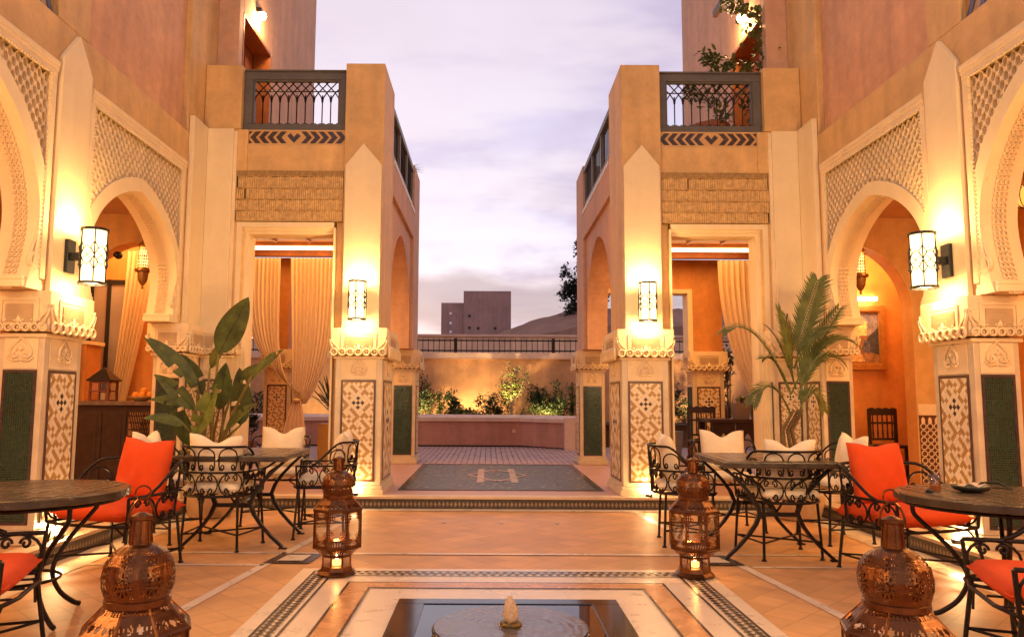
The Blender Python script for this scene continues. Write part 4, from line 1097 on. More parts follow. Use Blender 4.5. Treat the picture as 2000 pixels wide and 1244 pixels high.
def round_table(loc, label):
    t = thing('round_table', label, 'table', loc, 0, 'round iron tables'); R, H = .54, .70
    mb = MB(); mb.lathe([(R-.01,H-.045),(R,H-.04),(R,H-.005),(R-.012,H)], 56); part('tabletop', mb, M_TABLE, t)
    tl = MB()
    for i in range(-6,7):
        for j in range(-6,7):
            x, y = i*.078, j*.078
            if x*x+y*y < .46**2: tl.box(x-.036,x+.036,y-.036,y+.036,H,H+.0022+random.uniform(0,.0012))
    part('top_tile', tl, mat('slate_tile', (.085,.055,.034), .26, .28, 5, .1, 60), t, kind='stuff')
    mb = MB(); mb.tube([(.49*cos(a*2*pi/32),.49*sin(a*2*pi/32),H-.06) for a in range(32)], .010, 5, True); part('rim_ring', mb, M_IRON, t)
    for k in range(4):
        a = pi/4+k*pi/2+.25; mb = MB()
        pr = [(.44,H-.05),(.44,H-.13),(.40,H-.18),(.28,H-.30),(.20,H-.42),(.19,H-.50),(.24,.10),(.32,.03),(.36,.012)]
        Q = []
        for i in range(len(pr)-1):
            for j in range(4):
                u = j/4; p0,p1,p2,p3 = pr[max(0,i-1)],pr[i],pr[i+1],pr[min(len(pr)-1,i+2)]
                cr = lambda d: .5*(2*p1[d]+(p2[d]-p0[d])*u+(2*p0[d]-5*p1[d]+4*p2[d]-p3[d])*u*u+(3*p1[d]-p0[d]-3*p2[d]+p3[d])*u**3)
                Q.append((cr(0),cr(1)))
        Q.append(pr[-1])
        mb.tube([(r*cos(a),r*sin(a),z) for r,z in Q], .014, 6); part('leg', mb, M_IRON, t, smooth=True)
    mb = MB(); mb.tube([(.205*cos(a*2*pi/24),.205*sin(a*2*pi/24),.22) for a in range(24)], .009, 5, True); part('stretcher_ring', mb, M_IRON, t)
    return t
round_table((-2.72,4.33,0), 'round dark tile topped iron table at the left edge, bare')
round_table((2.70,4.33,0), 'round dark tiled iron table at the right, holding a glass and ashtray')
def square_table(loc, rz, label):
    t = thing('square_table', label, 'table', loc, rz, 'square iron tables'); a, b, H = .44, .50, .75
    mb = MB(); mb.box(-a,a,-b,b,H-.05,H-.004); part('tabletop', mb, M_TABLE, t, bevel=.006)
    tl = MB()
    for i in range(9):
        for j in range(10):
            x0, y0 = -a+.03+i*.092, -b+.035+j*.094; tl.box(x0,x0+.086,y0,y0+.088,H-.004,H-.001+random.uniform(0,.001))
    part('top_tile', tl, mat('slate_tile', (.13,.085,.05)), t, kind='stuff')
    for sx_ in (-1,1):
        for sy in (-1,1):
            mb = MB(); P = []
            for i in range(9):
                u = i/8; P.append((sx_*(.14+.27*(abs(2*u-1)**1.5)), sy*(b-.16+.10*u*0), .75-.05-u*.69))
            mb2 = MB()
            for i in range(8):
                p, q = P[i], P[i+1]; w = .016
                mb2.hexa([(p[0]-w,p[1]-w,p[2]),(p[0]+w,p[1]-w,p[2]),(p[0]+w,p[1]+w,p[2]),(p[0]-w,p[1]+w,p[2]),(q[0]-w,q[1]-w,q[2]),(q[0]+w,q[1]-w,q[2]),(q[0]+w,q[1]+w,q[2]),(q[0]-w,q[1]+w,q[2])])
            mb2.box(P[8][0]-.03,P[8][0]+.03,P[8][1]-.02,P[8][1]+.02,0,.012)
            part('leg', mb2, M_IRON, t)
    mb = MB()
    mb.box(-.15,.15,-b+.16-.014,-b+.16+.014,.33,.36); mb.box(-.15,.15,b-.16-.014,b-.16+.014,.33,.36); mb.box(-.014,.014,-b+.17,b-.17,.33,.36)
    for sy in (-1,1):
        for sx_ in (-1,1): mb.tube([(0,sy*.30,.36),(sx_*.12,sy*.34,.55),(sx_*.34,sy*.36,.695)], .009, 5)
    part('trestle_bar', mb, M_IRON, t)
square_table((-2.22,6.66,0), .03, 'square dark tiled iron table set with four ivory chairs, left of the court')
square_table((2.07,6.30,0), -.03, 'square dark tiled iron table set with four ivory chairs, right of the court')
# on the right round table
t = thing('tea_glass', 'small tea glass with a little tea left, on the right round table', 'glass', (2.38,4.42,.7035))
mb = MB(); mb.lathe([(.026,.0),(.027,.004),(.030,.05),(.036,.095),(.034,.095),(.028,.05),(.024,.008)], 20); part('glass_cup', mb, M_GLASS, t, smooth=True)
mb = MB(); mb.lathe([(.0265,.006),(.0285,.034)], 20); part('tea', mb, mat('tea', (.35,.10,.02), .1, .1), t)
t = thing('ashtray', 'black ashtray with a crumpled slip of paper, on the right round table', 'ashtray', (2.57,4.40,.7035))
mb = MB(); mb.lathe([(.05,.0),(.085,.012),(.105,.035),(.098,.036),(.078,.016),(.0,.012)], 18, cap=False); part('dish', mb, M_BLACKM, t, smooth=True)
mb = MB(); mb.grid(lambda u,v: ((u-.5)*.12,(v-.5)*.08,.035+.012*sin(u*7)*cos(v*5)+.01*u), 6, 5); part('paper_slip', mb, mat('paper', (.55,.42,.3), .9, .1), t)
o = thing('tongs', 'bent black tongs lying by the ashtray on the right round table', 'tongs', (2.66,4.36,.7035))
mb = MB(); mb.tube([(-.10,.0,.012),(-.03,.04,.05),(.05,.03,.055),(.11,-.01,.02)], .007, 6); mb.tube([(-.08,-.03,.012),(-.02,.0,.03),(.06,.0,.03),(.11,-.01,.02)], .006, 6); part('tong_arm', mb, M_BLACKM, o)
o = thing('pebble', 'little dark pebble beside the tea glass', 'pebble', (2.31,4.36,.7035)); mb = MB(); mb.lathe([(.018,0),(.02,.01),(.014,.02)], 14); part('cap_body', mb, M_BLACKM, o)

# ---------------------------------------------------------------- pierced copper lanterns
def pierced(mb, fn, nu, nv, keep):
    vs = [fn(i/nu, j/nv) for j in range(nv+1) for i in range(nu+1)]; fs = []
    for j in range(nv):
        for i in range(nu):
            if keep((i+.5)/nu, (j+.5)/nv): fs.append((j*(nu+1)+i, j*(nu+1)+i+1, (j+1)*(nu+1)+i+1, (j+1)*(nu+1)+i))
    mb.add(vs, fs)
def octo(r0, z0, r1, z1, k, sides=8):
    a0, a1 = (k-.5)*2*pi/sides, (k+.5)*2*pi/sides
    def f(u, v):
        r = r0+(r1-r0)*v; p = (r*cos(a0),r*sin(a0)); q = (r*cos(a1),r*sin(a1))
        return (p[0]+(q[0]-p[0])*u, p[1]+(q[1]-p[1])*u, z0+(z1-z0)*v)
    return f
def copper_lantern(label, loc, rz, sc, foot=True):
    t = thing('copper_lantern', label, 'lantern', loc, rz, 'pierced copper lanterns on the floor')
    mb = MB(); mb.lathe([(.135,.0),(.138,.012),(.115,.03),(.108,.062),(.10,.064)], 8, rot=pi/8); part('foot', mb, M_COPPER, t)
    mb = MB()
    for k in range(8): a = (k+.5)*pi/4; mb.tube([(.100*cos(a),.100*sin(a),.062),(.100*cos(a),.100*sin(a),.135)], .005, 4)
    mb.lathe([(.100,.13),(.104,.133),(.104,.140),(.100,.143)], 8, rot=pi/8, cap=False)
    part('candle_cage', mb, M_COPPER, t)
    mb = MB(); mb.lathe([(.096,.064),(.096,.132)], 8, rot=pi/8, cap=False); part('glass_pane', mb, M_GLASS, t)
    # flared underside, body panels, shoulder
    mb = MB()
    for k in range(8): pierced(mb, octo(.104,.14,.168,.205,k), 12, 5, lambda u,v: not (.2 < v < .75 and (u*6) % 1 > .35))
    part('under_skirt', mb, M_COPPER, t)
    def body(u, v):
        x = abs(u-.5)*2; y = abs(v-.5)*2
        if v < .07 or v > .93 or x > .93: 
            return not ((v < .05 or v > .95) and False)
        # ornate posts widening at head and foot, with little holes
        wpost = .20+.34*max(0,(y-.30)/.70)+ .42*max(0,1-abs(y-.60)/.24)+(.5 if y > .86 else 0)
        if x > 1-wpost:
            hu, hv = (u*9) % 1, (v*13) % 1
            return not ((hu-.5)**2+(hv-.5)**2 < .085 and x < .9)
        return False
    for k in range(8):
        mb = MB(); pierced(mb, octo(.170,.205,.170,.485,k), 28, 42, body)
        part('body_panel', mb, M_COPPER, t)
        mb = MB(); mb.quad(*[octo(.164,.208,.164,.482,k)(u,v) for u,v in ((0,0),(1,0),(1,1),(0,1))]); part('glass_pane', mb, M_GLASS, t)
    mb = MB()
    for z, r in ((.205,.172),(.485,.174)):
        mb.tube([(r*cos((k+.5)*pi/4),r*sin((k+.5)*pi/4),z) for k in range(8)], .006, 5, True)
    for k in range(8):
        a = (k+.5)*pi/4; mb.tube([(.171*cos(a),.171*sin(a),.205),(.171*cos(a),.171*sin(a),.485)], .0045, 4)
        mb.tube([(.174*cos(a),.174*sin(a),.485),(.100*cos(a),.100*sin(a),.565)], .0045, 4)
    for i in range(56):
        a = i*2*pi/56; k8 = ((a+pi/8) % (pi/4))-pi/8; r = .176*cos(pi/8)/cos(k8); mb.ball((r*cos(a),r*sin(a),.478), .006, 5, 3)
    part('body_frame', mb, M_COPPER, t)
    mb = MB()
    for k in range(8):
        pierced(mb, octo(.174,.487,.100,.566,k), 22, 12, lambda u,v: not (((u*4)%1-.5)**2+((v-.32)*2.4)**2 < .12 or ((u*7)%1 > .45 and .78 < v < .92) or False))
    part('shoulder', mb, M_COPPER, t)
    mb = MB(); mb.lathe([(.098,.562),(.104,.566),(.104,.586),(.098,.590)], 24, cap=False)
    part('neck_band', mb, M_COPPER, t)
    prof = [(.098,.59),(.110,.63),(.112,.665),(.104,.705),(.082,.738),(.054,.758),(.036,.765)]
    def dome(u, v):
        x = v*(len(prof)-1); i = min(len(prof)-2,int(x)); k = x-i
        r = prof[i][0]+(prof[i+1][0]-prof[i][0])*k; z = prof[i][1]+(prof[i+1][1]-prof[i][1])*k
        r *= 1+.045*abs(sin(u*8*pi)); a = u*2*pi; return (r*cos(a),r*sin(a),z)
    def dk(u, v):
        x = (u*8) % 1
        if x < .09 or x > .91 or v < .05 or v > .84: return True
        for (cv, sc_) in ((.26, 1.0), (.62, .72)):
            dx, dv = (x-.5)*.92/sc_, (v-cv)*1.5/sc_; rr = sqrt(dx*dx+dv*dv); an = atan2(dv,dx)
            if rr < .30:
                if rr < .06: return True
                if rr < .14: return abs(sin(an*4)) < .45
                if .17 < rr < .27: return cos(an*10) > .15
                return True
        return not (cos(x*62)*cos(v*70) > .55)
    mb = MB(); pierced(mb, dome, 8*32, 60, dk); part('dome', mb, M_COPPER, t, smooth=True)
    mb = MB(); mb.lathe([(.036,.762),(.035,.77),(.029,.845),(.034,.849),(.034,.860),(.026,.864),(.009,.872)], 16)
    for i in range(8): mb.tube([(.0355*cos(i*pi/4),.0355*sin(i*pi/4),.768),(.030*cos(i*pi/4),.030*sin(i*pi/4),.845)], .003, 4)
    part('chimney', mb, M_COPPER, t)
    mb = MB(); mb.tube([(.040*cos(a*pi/10),.0,.835+.085*sin(a*pi/10)) for a in range(11)], .0042, 5); part('handle', mb, M_COPPER, t)
    mb = MB(); mb.tube([(.0+.024*cos(a*pi/8),.004,.938+.024*sin(a*pi/8)) for a in range(16)], .003, 4, True); part('hanging_ring', mb, M_COPPER, t)
    mb = MB(); mb.lathe([(.030,.064),(.030,.098),(.002,.098)], 14); cd = part('candle', mb, M_WAX, t)
    mb = MB(); mb.lathe([(.001,.10),(.008,.108),(.009,.118),(.004,.133),(.0005,.142)], 10); part('flame', mb, M_FLAME, cd)
    t.scale = (sc,sc,sc*.91)
    return t
lan = copper_lantern('pierced copper lantern with a lit candle at the far left corner of the fountain frame', (-1.19,5.43,.012), .2, 1)
lan2 = place(copy_tree(lan), (1.275,5.43,.012), -.15, 'pierced copper lantern with a lit candle at the far right corner of the fountain frame')
lan3 = place(copy_tree(lan), (-1.306,2.62,.0), .39, 'big copper lantern at the bottom edge, left of the fountain, its dome in front')
lan4 = place(copy_tree(lan), (1.200,2.62,.0), -.30, 'big copper lantern at the bottom edge, right of the fountain, its dome in front')
for l in (lan3, lan4): l.scale = (1,1,.955)
for l in (lan, lan2, lan3, lan4):
    lamp('candle_light', 'POINT', (l.location.x, l.location.y, l.location.z+.16*l.scale[0]), 1.6, (1,.42,.10), .02)

# ---------------------------------------------------------------- fountain
t = thing('fountain', 'square black stone fountain basin with a round slab and a little water jet', 'fountain', (CX,4.10,0))
h = .65
mb = MB()
for x0,x1,y0,y1 in ((-h,h,h-.11,h),(-h,h,-h,-h+.11),(-h,-h+.16,-h+.11,h-.11),(h-.16,h,-h+.11,h-.11)): mb.box(x0,x1,y0,y1,.0,.020)
part('rim', mb, M_BLACK, t, bevel=.004)
mb = MB(); mb.quad((-h+.1,-h+.1,.009),(h-.1,-h+.1,.009),(h-.1,h-.1,.009),(-h+.1,h-.1,.009)); part('basin_floor', mb, mat('basin_stone', (.05,.045,.04), .3, .3, 10), t)
mb = MB(); mb.quad((-h+.155,-h+.105,.015),(h-.155,-h+.105,.015),(h-.155,h-.105,.015),(-h+.155,h-.105,.015)); part('pool_water', mb, M_WATER, t)
mb = MB(); mb.lathe([(.36,.010),(.402,.016),(.408,.036),(.400,.046),(.0,.047)], 64, cap=False); part('round_slab', mb, mat('wet_slate', (.05,.038,.034), .08, .3, 8, .5, 26), t, smooth=False)
WV = [(random.uniform(0,6.28), random.uniform(40,120), random.uniform(0,6.28), random.uniform(.4,1)) for _ in range(14)]
def wet(u, v):
    r = .04+.355*v; a = u*2*pi; x, y = r*cos(a), r*sin(a)
    h_ = sum(k*sin((x*cos(d)+y*sin(d))*f+ph) for d,f,ph,k in WV)/9
    return (x,y,.0495+.0016*h_+.0012*sin(r*110+3*sin(a*3+r*20)+2*h_)*exp(-r*4))
mb = MB(); mb.grid(wet, 160, 60); part('water_film', mb, mat('water_film', (.13,.105,.10), .22, .2, 6, spec=.8), t, smooth=True)
mb = MB(); mb.lathe([(.055,.045),(.058,.06),(.05,.072),(.02,.076)], 18); part('nozzle', mb, mat('brass', (.14,.09,.03), .35, .2, metal=.8), t)
mb = MB(); mb.lathe([(.030,.07),(.034,.10),(.030,.14),(.022,.175),(.012,.195),(.002,.20)], 14)
mb.v = [(x*(1+.22*sin(z*140+x*190))+.004*sin(z*60), y*(1+.2*sin(z*110+x*80)), z) for x,y,z in mb.v]
for _ in range(40): q_ = random.random(); a_ = random.uniform(0,6.28); mb.ball((q_*.075*cos(a_), q_*.075*sin(a_), .05+.16*(1-q_)*random.random()), random.uniform(.002,.005), 5, 3)
part('water_jet', mb, mat('aerated_water', (.62,.42,.24), .25, .2, 60, .4, 120), t, smooth=True)
# ---------------------------------------------------------------- plants
def blade(mb, base, dir_, L, w, droop, fold=.12, n=10, tear=0, face=Vector((0,0,1))):
    """broad leaf: mid-rib curve with two halves"""
    d = Vector(dir_).normalized(); p = Vector(base); side = d.cross(face)
    if side.length < .05: side = Vector((1,0,0))
    side.normalize(); rows = []
    for i in range(n+1):
        u = i/n; ww = w*max(.02,(sin(pi*min(1,u**.8))**.75))*(1 if u < .97 else .3)
        dd = (d+Vector((0,0,-1))*droop*u*u).normalized(); up = side.cross(dd).normalized()
        wob = .10*w*sin(u*14+base[0]*30)
        rows.append((p.copy(), p+side*ww/2+up*(fold*ww+wob*.3), p-side*ww/2+up*(fold*ww-wob*.3)))
        p = p+dd*L/n
    vs = [v for r in rows for v in r]; fs = []
    for i in range(n):
        a, b = i*3, (i+1)*3
        if not (tear and i % 3 == 1 and random.random() < tear): fs.append((a,a+1,b+1,b))
        if not (tear and i % 3 == 2 and random.random() < tear): fs.append((a+2,a,b,b+2))
    mb.add(vs, fs)
    if n >= 14: mb.tube([r[0]+Vector((0,-.003,-.004)) for r in rows], .007, 5, r2=.002)
def leaf_pts(mb, p, d, L, w, up=Vector((0,0,1))):
    d = d.normalized(); s = d.cross(up); 
    if s.length < .1: s = d.orthogonal()
    s.normalize(); n_ = s.cross(d)
    mb.add([p, p+d*L*.35+s*w*.5+n_*w*.12, p+d*L*.75+s*w*.38, p+d*L, p+d*L*.75-s*w*.38, p+d*L*.35-s*w*.5+n_*w*.12, p+d*L*.5-n_*w*.1], [(0,1,6),(1,2,6),(2,3,6),(3,4,6),(4,5,6),(5,0,6)])
# left: strelitzia / banana plant in a pale pot
bx, by = -2.98, 7.98
t = thing('banana_plant', 'big leaved banana plant in a pale pot behind the left square table', 'plant', (bx,by,0), 0, None, True)
mb = MB(); mb.lathe([(.17,0),(.21,.02),(.26,.22),(.27,.36),(.25,.40),(.22,.40),(.21,.34)], 26, (bx,by,0)); part('pot', mb, mat('pale_pot', (.55,.38,.22), .6, .15, 8, .2, 30), t, smooth=True)
mb = MB(); mb.lathe([(.215,.35),(.0,.36)], 20, (bx,by,0), cap=False); part('soil', mb, M_STEM, t)
def UPX(u, v, Y):            # photo pixel to the point at depth Y (used to size plants)
    f = 1500.; c, s_ = cos(PITCH), sin(PITCH); a = (u-955)/f; b = -(v-622)/f
    cr, sr = cos(ROLL), sin(ROLL); ra, rb = a*cr-b*sr, a*sr+b*cr
    d = Vector((ra, c-rb*s_, s_+rb*c)); k = Y/d.y; return Vector((-.15,0,1.22))+d*k
def big_leaf(pet, tipdir, L, w, droop, m=M_LEAF, tear=0, twist=0):
    mb = MB(); k = Vector(pet); b0 = Vector((bx+random.uniform(-.09,.09), by+random.uniform(-.08,.08), .36))
    mid = b0.lerp(k,.55)+Vector((0,0,.12)); st = [b0.lerp(mid,i/4) for i in range(4)]+[mid.lerp(k,i/4) for i in range(5)]
    mb.tube(st, .021, 6, r2=.010); part('stalk', mb, mat('leaf_stalk', (.16,.12,.03), .5, .3, 12), t, smooth=True)
    mb = MB(); blade(mb, k, tipdir, L, w, droop, tear=tear, n=14, face=Vector((random.uniform(-.5,.5),-.8,.55))); part('leaf', mb, m, t, smooth=True)
Lf = [((385,752),(290,668),.19,7.7,.30),((427,690),(480,592),.30,7.9,.05),((492,735),(548,690),.16,7.6,.1),((428,800),(440,718),.20,7.6,.1),
      ((380,800),(305,742),.17,7.6,.45),((372,790),(300,790),.14,7.8,.3),((470,830),(468,730),.24,7.9,.2),((380,850),(420,760),.22,7.5,.1),((440,840),(500,800),.12,7.5,.5),
      ((395,770),(355,700),.20,8.1,.3),((455,760),(520,720),.18,8.0,.4),((370,870),(335,790),.20,8.0,.2),((360,830),(285,835),.12,7.6,.6),((350,880),(375,960),.14,7.7,.4),((410,720),(450,665),.2,8.15,.3)]
for i,(a,b,w,Y,dr) in enumerate(Lf):
    p0, p1 = UPX(*a,Y), UPX(*b,Y-.12); big_leaf(p0, p1-p0+Vector((0,0,dr*.25)), (p1-p0).length*1.12, w*.92, dr, M_LEAF2 if i in (7,) else M_LEAF, .35 if i in (0,4,9) else .12)
# right: palm
bx, by = 3.02, 8.0
t = thing('palm', 'tall slender palm in a pot behind the right square table', 'palm', (bx,by,0), 0, None, True)
mb = MB(); mb.lathe([(.17,0),(.21,.02),(.26,.20),(.27,.30),(.25,.33),(.22,.33),(.21,.28)], 26, (bx,by,0)); part('pot', mb, mat('pale_pot', (.55,.38,.22)), t, smooth=True)
mb = MB(); mb.lathe([(.215,.29),(.0,.30)], 20, (bx,by,0), cap=False); part('soil', mb, M_STEM, t)
def frond(p0, p1, sag, L, nl, m=M_PALM):
    b = Vector(p0); e = Vector(p1); mb = MB(); K = 18; pts = []
    for i in range(K+1):
        u = i/K; p = b.lerp(e,u)+Vector((0,0,sag*4*u*(1-u))); pts.append(p)
    mb.tube(pts, .010, 5, r2=.003)
    nl = int(nl*.74)
    for i in range(nl):
        u = .16+.84*i/nl; x = u*K; j = min(K-1,int(x)); p = pts[j].lerp(pts[j+1], x-j); tg = (pts[j+1]-pts[j]).normalized()
        side = tg.cross(Vector((0,-.35,1))).normalized(); ln = L*(.35+.65*sin(pi*min(1,u*.85+.1)))*random.uniform(.85,1.1)
        for sg in (-1,1):
            d = (tg*.85+side*sg*.62+Vector((0,0,.28-.3*u))).normalized()
            q0 = p; q1 = p+d*ln*.5; q2 = p+d*ln+Vector((0,0,-.16*ln)); wv = tg.cross(d).normalized().cross(d).normalized()*.0135
            mb.add([q0-wv*.4,q0+wv*.4,q1+wv,q1-wv,q2], [(0,1,2,3),(3,2,4)])
    part('frond', mb, m, t)
trunk_top = UPX(1560,800,7.9)
for dx in (-.05,.04,.0):
    mb = MB(); P = [Vector((bx+dx*2,by,.29)), Vector((bx-.10+dx,by-.05,.9)), trunk_top+Vector((dx,0,0))]
    mb.tube([P[0].lerp(P[1],i/5) for i in range(5)]+[P[1].lerp(P[2],i/5) for i in range(6)], .024, 7, r2=.015); part('stem', mb, M_STEM, t, smooth=True)
FR_ = [((1552,720),(1598,545),.02,.34,34,7.9),((1550,745),(1520,600),.05,.24,26,7.8),((1540,760),(1412,650),.26,.22,34,7.6),((1560,740),(1665,668),.16,.24,30,7.7),((1545,770),(1640,600),.05,.26,26,8.0),
       ((1545,810),(1468,790),.22,.20,26,7.5),((1560,810),(1610,805),.20,.20,26,7.5),((1555,760),(1500,640),.10,.24,28,8.0),((1560,780),(1600,700),.12,.26,26,7.6),((1548,720),(1535,620),.08,.24,24,8.1),((1545,770),(1490,700),.12,.2,24,7.6),((1560,770),(1650,710),.2,.2,24,8.1),((1550,720),(1632,640),.10,.2,24,7.75)]
for a,b,sg,L,nl,Y in FR_: frond(UPX(*a,Y), UPX(*b,Y-.1), sg, L, nl)
# shrubs
def shrub(name, label, cat, c, rx, ry, rz, n, L, m, stems=6, group=None, flat=.6):
    t = thing(name, label, cat, c, 0, group)
    mb = MB()
    for i in range(stems):
        a = random.uniform(0,6.28); r = random.uniform(.2,.8); mb.tube([(0.05*cos(a),.05*sin(a),0),(rx*r*.5*cos(a),ry*r*.5*sin(a),rz*.5),(rx*r*cos(a),ry*r*sin(a),rz*random.uniform(.8,1.7))], .012, 4, r2=.004)
    part('stem', mb, M_STEM, t)
    mb = MB(); cl = [(random.gauss(0,.45)*rx, random.gauss(0,.45)*ry, abs(random.gauss(.9,.5))*rz) for _ in range(max(4,n//45))]
    for i in range(n):
        q = random.choice(cl); p = Vector((q[0]+random.gauss(0,.16)*rx, q[1]+random.gauss(0,.16)*ry, max(.02,q[2]+random.gauss(0,.16)*rz)))
        d = Vector((random.uniform(-1,1),random.uniform(-1,1),random.uniform(-.3,1))); leaf_pts(mb, p, d, L*random.uniform(.6,1.3), L*.42)
    part('foliage', mb, m, t); return t
# ---------------------------------------------------------------- garden
t = thing('planter_wall', 'low rose rendered planter wall with a sloping coping, in front of the garden wall', 'planter', (-1,17.2,ST), 0, None, True)
P = [(-9,17.25),(.55,17.25),(1.56,16.25)]
def off(P, d): return [(P[0][0],P[0][1]+d),(P[1][0]+d*.38,P[1][1]+d),(P[2][0]+d*.7,P[2][1]+d*.7)]
def wallstrip(mb, d0, d1, z0, z1, z1b=None):
    A, B_ = off(P,d0), off(P,d1)
    for i in range(2):
        a0,a1,b0,b1 = A[i],A[i+1],B_[i],B_[i+1]; zb = z1 if z1b is None else z1b
        mb.hexa([(*a0,z0),(*a1,z0),(*b1,z0),(*b0,z0),(*a0,z1),(*a1,z1),(*b1,zb),(*b0,zb)])
mb = MB(); wallstrip(mb,.0,.25,.16,.68); part('wall', mb, M_PLANTER, t)
mb = MB(); wallstrip(mb,-.06,.30,.682,.77,.83); part('coping', mb, M_COPING, t, bevel=.01)
mb = MB(); wallstrip(mb,.02,.24,.10,.159); part('plinth', mb, M_BLACKM, t)
mb = MB(); mb.box(1.44,1.66,16.10,16.36,.12,.80); part('end_post', mb, M_COPING, t, bevel=.01)
mb = MB(); mb.lathe([(.04,0),(.045,.015),(.03,.02)], 12); mb.v = [(.42+x,17.245-z,.47+y) for x,y,z in mb.v]; part('wall_fitting', mb, M_COPING, t)
g = MB(); g.quad((-9,17.45,.62),(6,17.45,.62),(6,19.5,.62),(-9,19.5,.62)); structure('planter_soil', g, mat('soil', (.06,.035,.02), .95, .3, 12, .5, 30))
t = thing('garden_wall', 'tall orange rendered garden wall with a pale coping behind the bushes', 'wall', (0,19.6,0), 0, None, True)
mb = MB(); mb.box(-14,8,19.5,19.8,-.02,2.17); part('wall', mb, M_GWALL, t)
mb = MB(); mb.box(-14,8,19.42,19.9,2.172,2.34); part('coping', mb, M_COPING, t, bevel=.012)
mb = MB(); mb.box(-14,8,19.415,19.4195,2.175,2.195); part('coping_lip', mb, M_GWALL, t)
t = thing('garden_railing', 'dark iron railing running along the top of the garden wall', 'railing', (0,19.65,2.34), 0, None, True)
mb = MB(); mb.tube([(-13,19.65,2.66),(7,19.65,2.66)], .02, 5); mb.tube([(-13,19.65,2.40),(7,19.65,2.40)], .02, 5); part('rail', mb, M_IRON, t)
me = None
for i in range(105):
    x = -9.4+i*.14
    if me is None: mb = MB(); mb.tube([(0,0,2.34),(0,0,2.71)], .009, 4); me = mb.mesh('bar', M_IRON)
    o = link('bar', me, t); o.location = (x,19.65,0)
for x in (-6.0,-3.5,-1.0,1.5,4.0):
    mb = MB(); mb.box(x-.04,x+.04,19.6,19.7,2.34,2.72); part('post', mb, M_IRON, t)
t = thing('parapet_wall', 'pale parapet wall rising behind the garden railing', 'wall', (0,23,0), 0, None, True)
mb = MB(); mb.box(-2.9,9,23,23.3,-.02,3.02); mb.box(-16,-2.902,23.1,23.3,-.02,2.94); part('wall', mb, mat('pale_render', (.72,.48,.31), .75, .1, 2), t)
mb = MB(); mb.box(-2.92,9,22.94,23.36,3.022,3.09); part('coping', mb, M_COPING, t)
# bushes along the wall
for i,(x,y,rx,rz,n,m,lab) in enumerate(((-1.75,18.9,.36,.62,700,M_BUSH,'dark bush at the foot of the garden wall, next to the left rear pillar'),(-1.05,18.7,.30,.45,600,M_BUSH,'dark bush just left of the glowing shrub'),
      (-.62,18.45,.30,.30,620,M_LEAF2,'yellow green shrub lit from below in front of the garden wall'),(-.05,18.6,.32,.55,650,M_BUSH,'dark bush between the glowing shrub and the little tree'),(1.05,18.9,.38,.62,800,M_BUSH,'dark bush right of the little lit tree'),(1.62,18.9,.34,.62,700,M_BUSH,'upright dark bush beside the right rear pillar'),
      (-5.6,18.6,.5,.5,500,M_BUSH,'bush behind the planter seen through the left doorway, by the banana plant'),(-6.6,18.6,.4,.6,400,M_BUSH,'farthest left bush behind the planter'),(4.6,18.6,.5,.5,500,M_BUSH,'bush glimpsed through the right doorway'))):
    shrub('bush', lab, 'bush', (x,y,.62), rx*1.2, .30, rz*.72, int(n*1.6), .085, m, 10, 'bushes along the garden wall')
for i,(x,h,a) in enumerate(((-1.95,1.0,.5),(1.15,.95,-.5),(1.45,.9,-.3),(1.9,1.0,.2),(-1.35,.75,.3))):
    mb = MB(); b = Vector((x,18.95,.62))
    for k in range(5):
        aa = a+random.uniform(-.5,.5); P2 = [b+Vector((sin(aa)*u*.5*h*(u*.9),.0,h*u*(1-.12*u))) for u in [j/8 for j in range(9)]]
        mb.tube(P2, .016, 4, r2=.003)
        for j in range(2,9):
            for q in range(12): leaf_pts(mb, P2[j]+Vector((random.uniform(-.05,.05),random.uniform(-.05,.05),random.uniform(-.06,.06))), Vector((random.uniform(-1,1),random.uniform(-1,1),random.uniform(-.4,1))), .07, .03)
    tag(part('spiky_shoot', mb, M_BUSH), ['arching dark shoot against the garden wall, far left of the passage','leaning dark shoot just right of the little tree','dark shoot midway between little tree and right rear pillar','tall dark shoot nearest the right rear pillar','short dark shoot left of the glowing shrub'][i], 'plant', 'shoots along the garden wall')
# little lit tree
t = thing('young_tree', 'little leafy tree lit gold from below, before the garden wall', 'tree', (.40,18.35,.62), 0, None)
mb = MB(); mb.tube([(0,0,0),(.0,.0,.3),(-.02,0,.75)], .028, 6, r2=.016); 
BR = [(-.22,.95),(-.08,1.30),(.12,1.25),(.32,1.10),(.10,.9),(-.15,.75)]
for x,z in BR: mb.tube([(0,0,.42),(x*.5,random.uniform(-.06,.06),z*.6),(x,random.uniform(-.1,.1),z)], .010, 5, r2=.004)
part('trunk', mb, mat('pale_bark', (.35,.27,.16), .7, .2, 20), t)
mb = MB()
for i in range(520):
    x,z = random.choice(BR); u = random.uniform(.45,1.05); p = Vector((x*u+random.gauss(0,.06), random.gauss(0,.09), .42+(z-.42)*u+random.gauss(0,.07)))
    leaf_pts(mb, p, Vector((random.uniform(-1,1),random.uniform(-1,1),random.uniform(-.6,.8))), random.uniform(.06,.11), .045)
part('crown', mb, M_LEAF2, t)
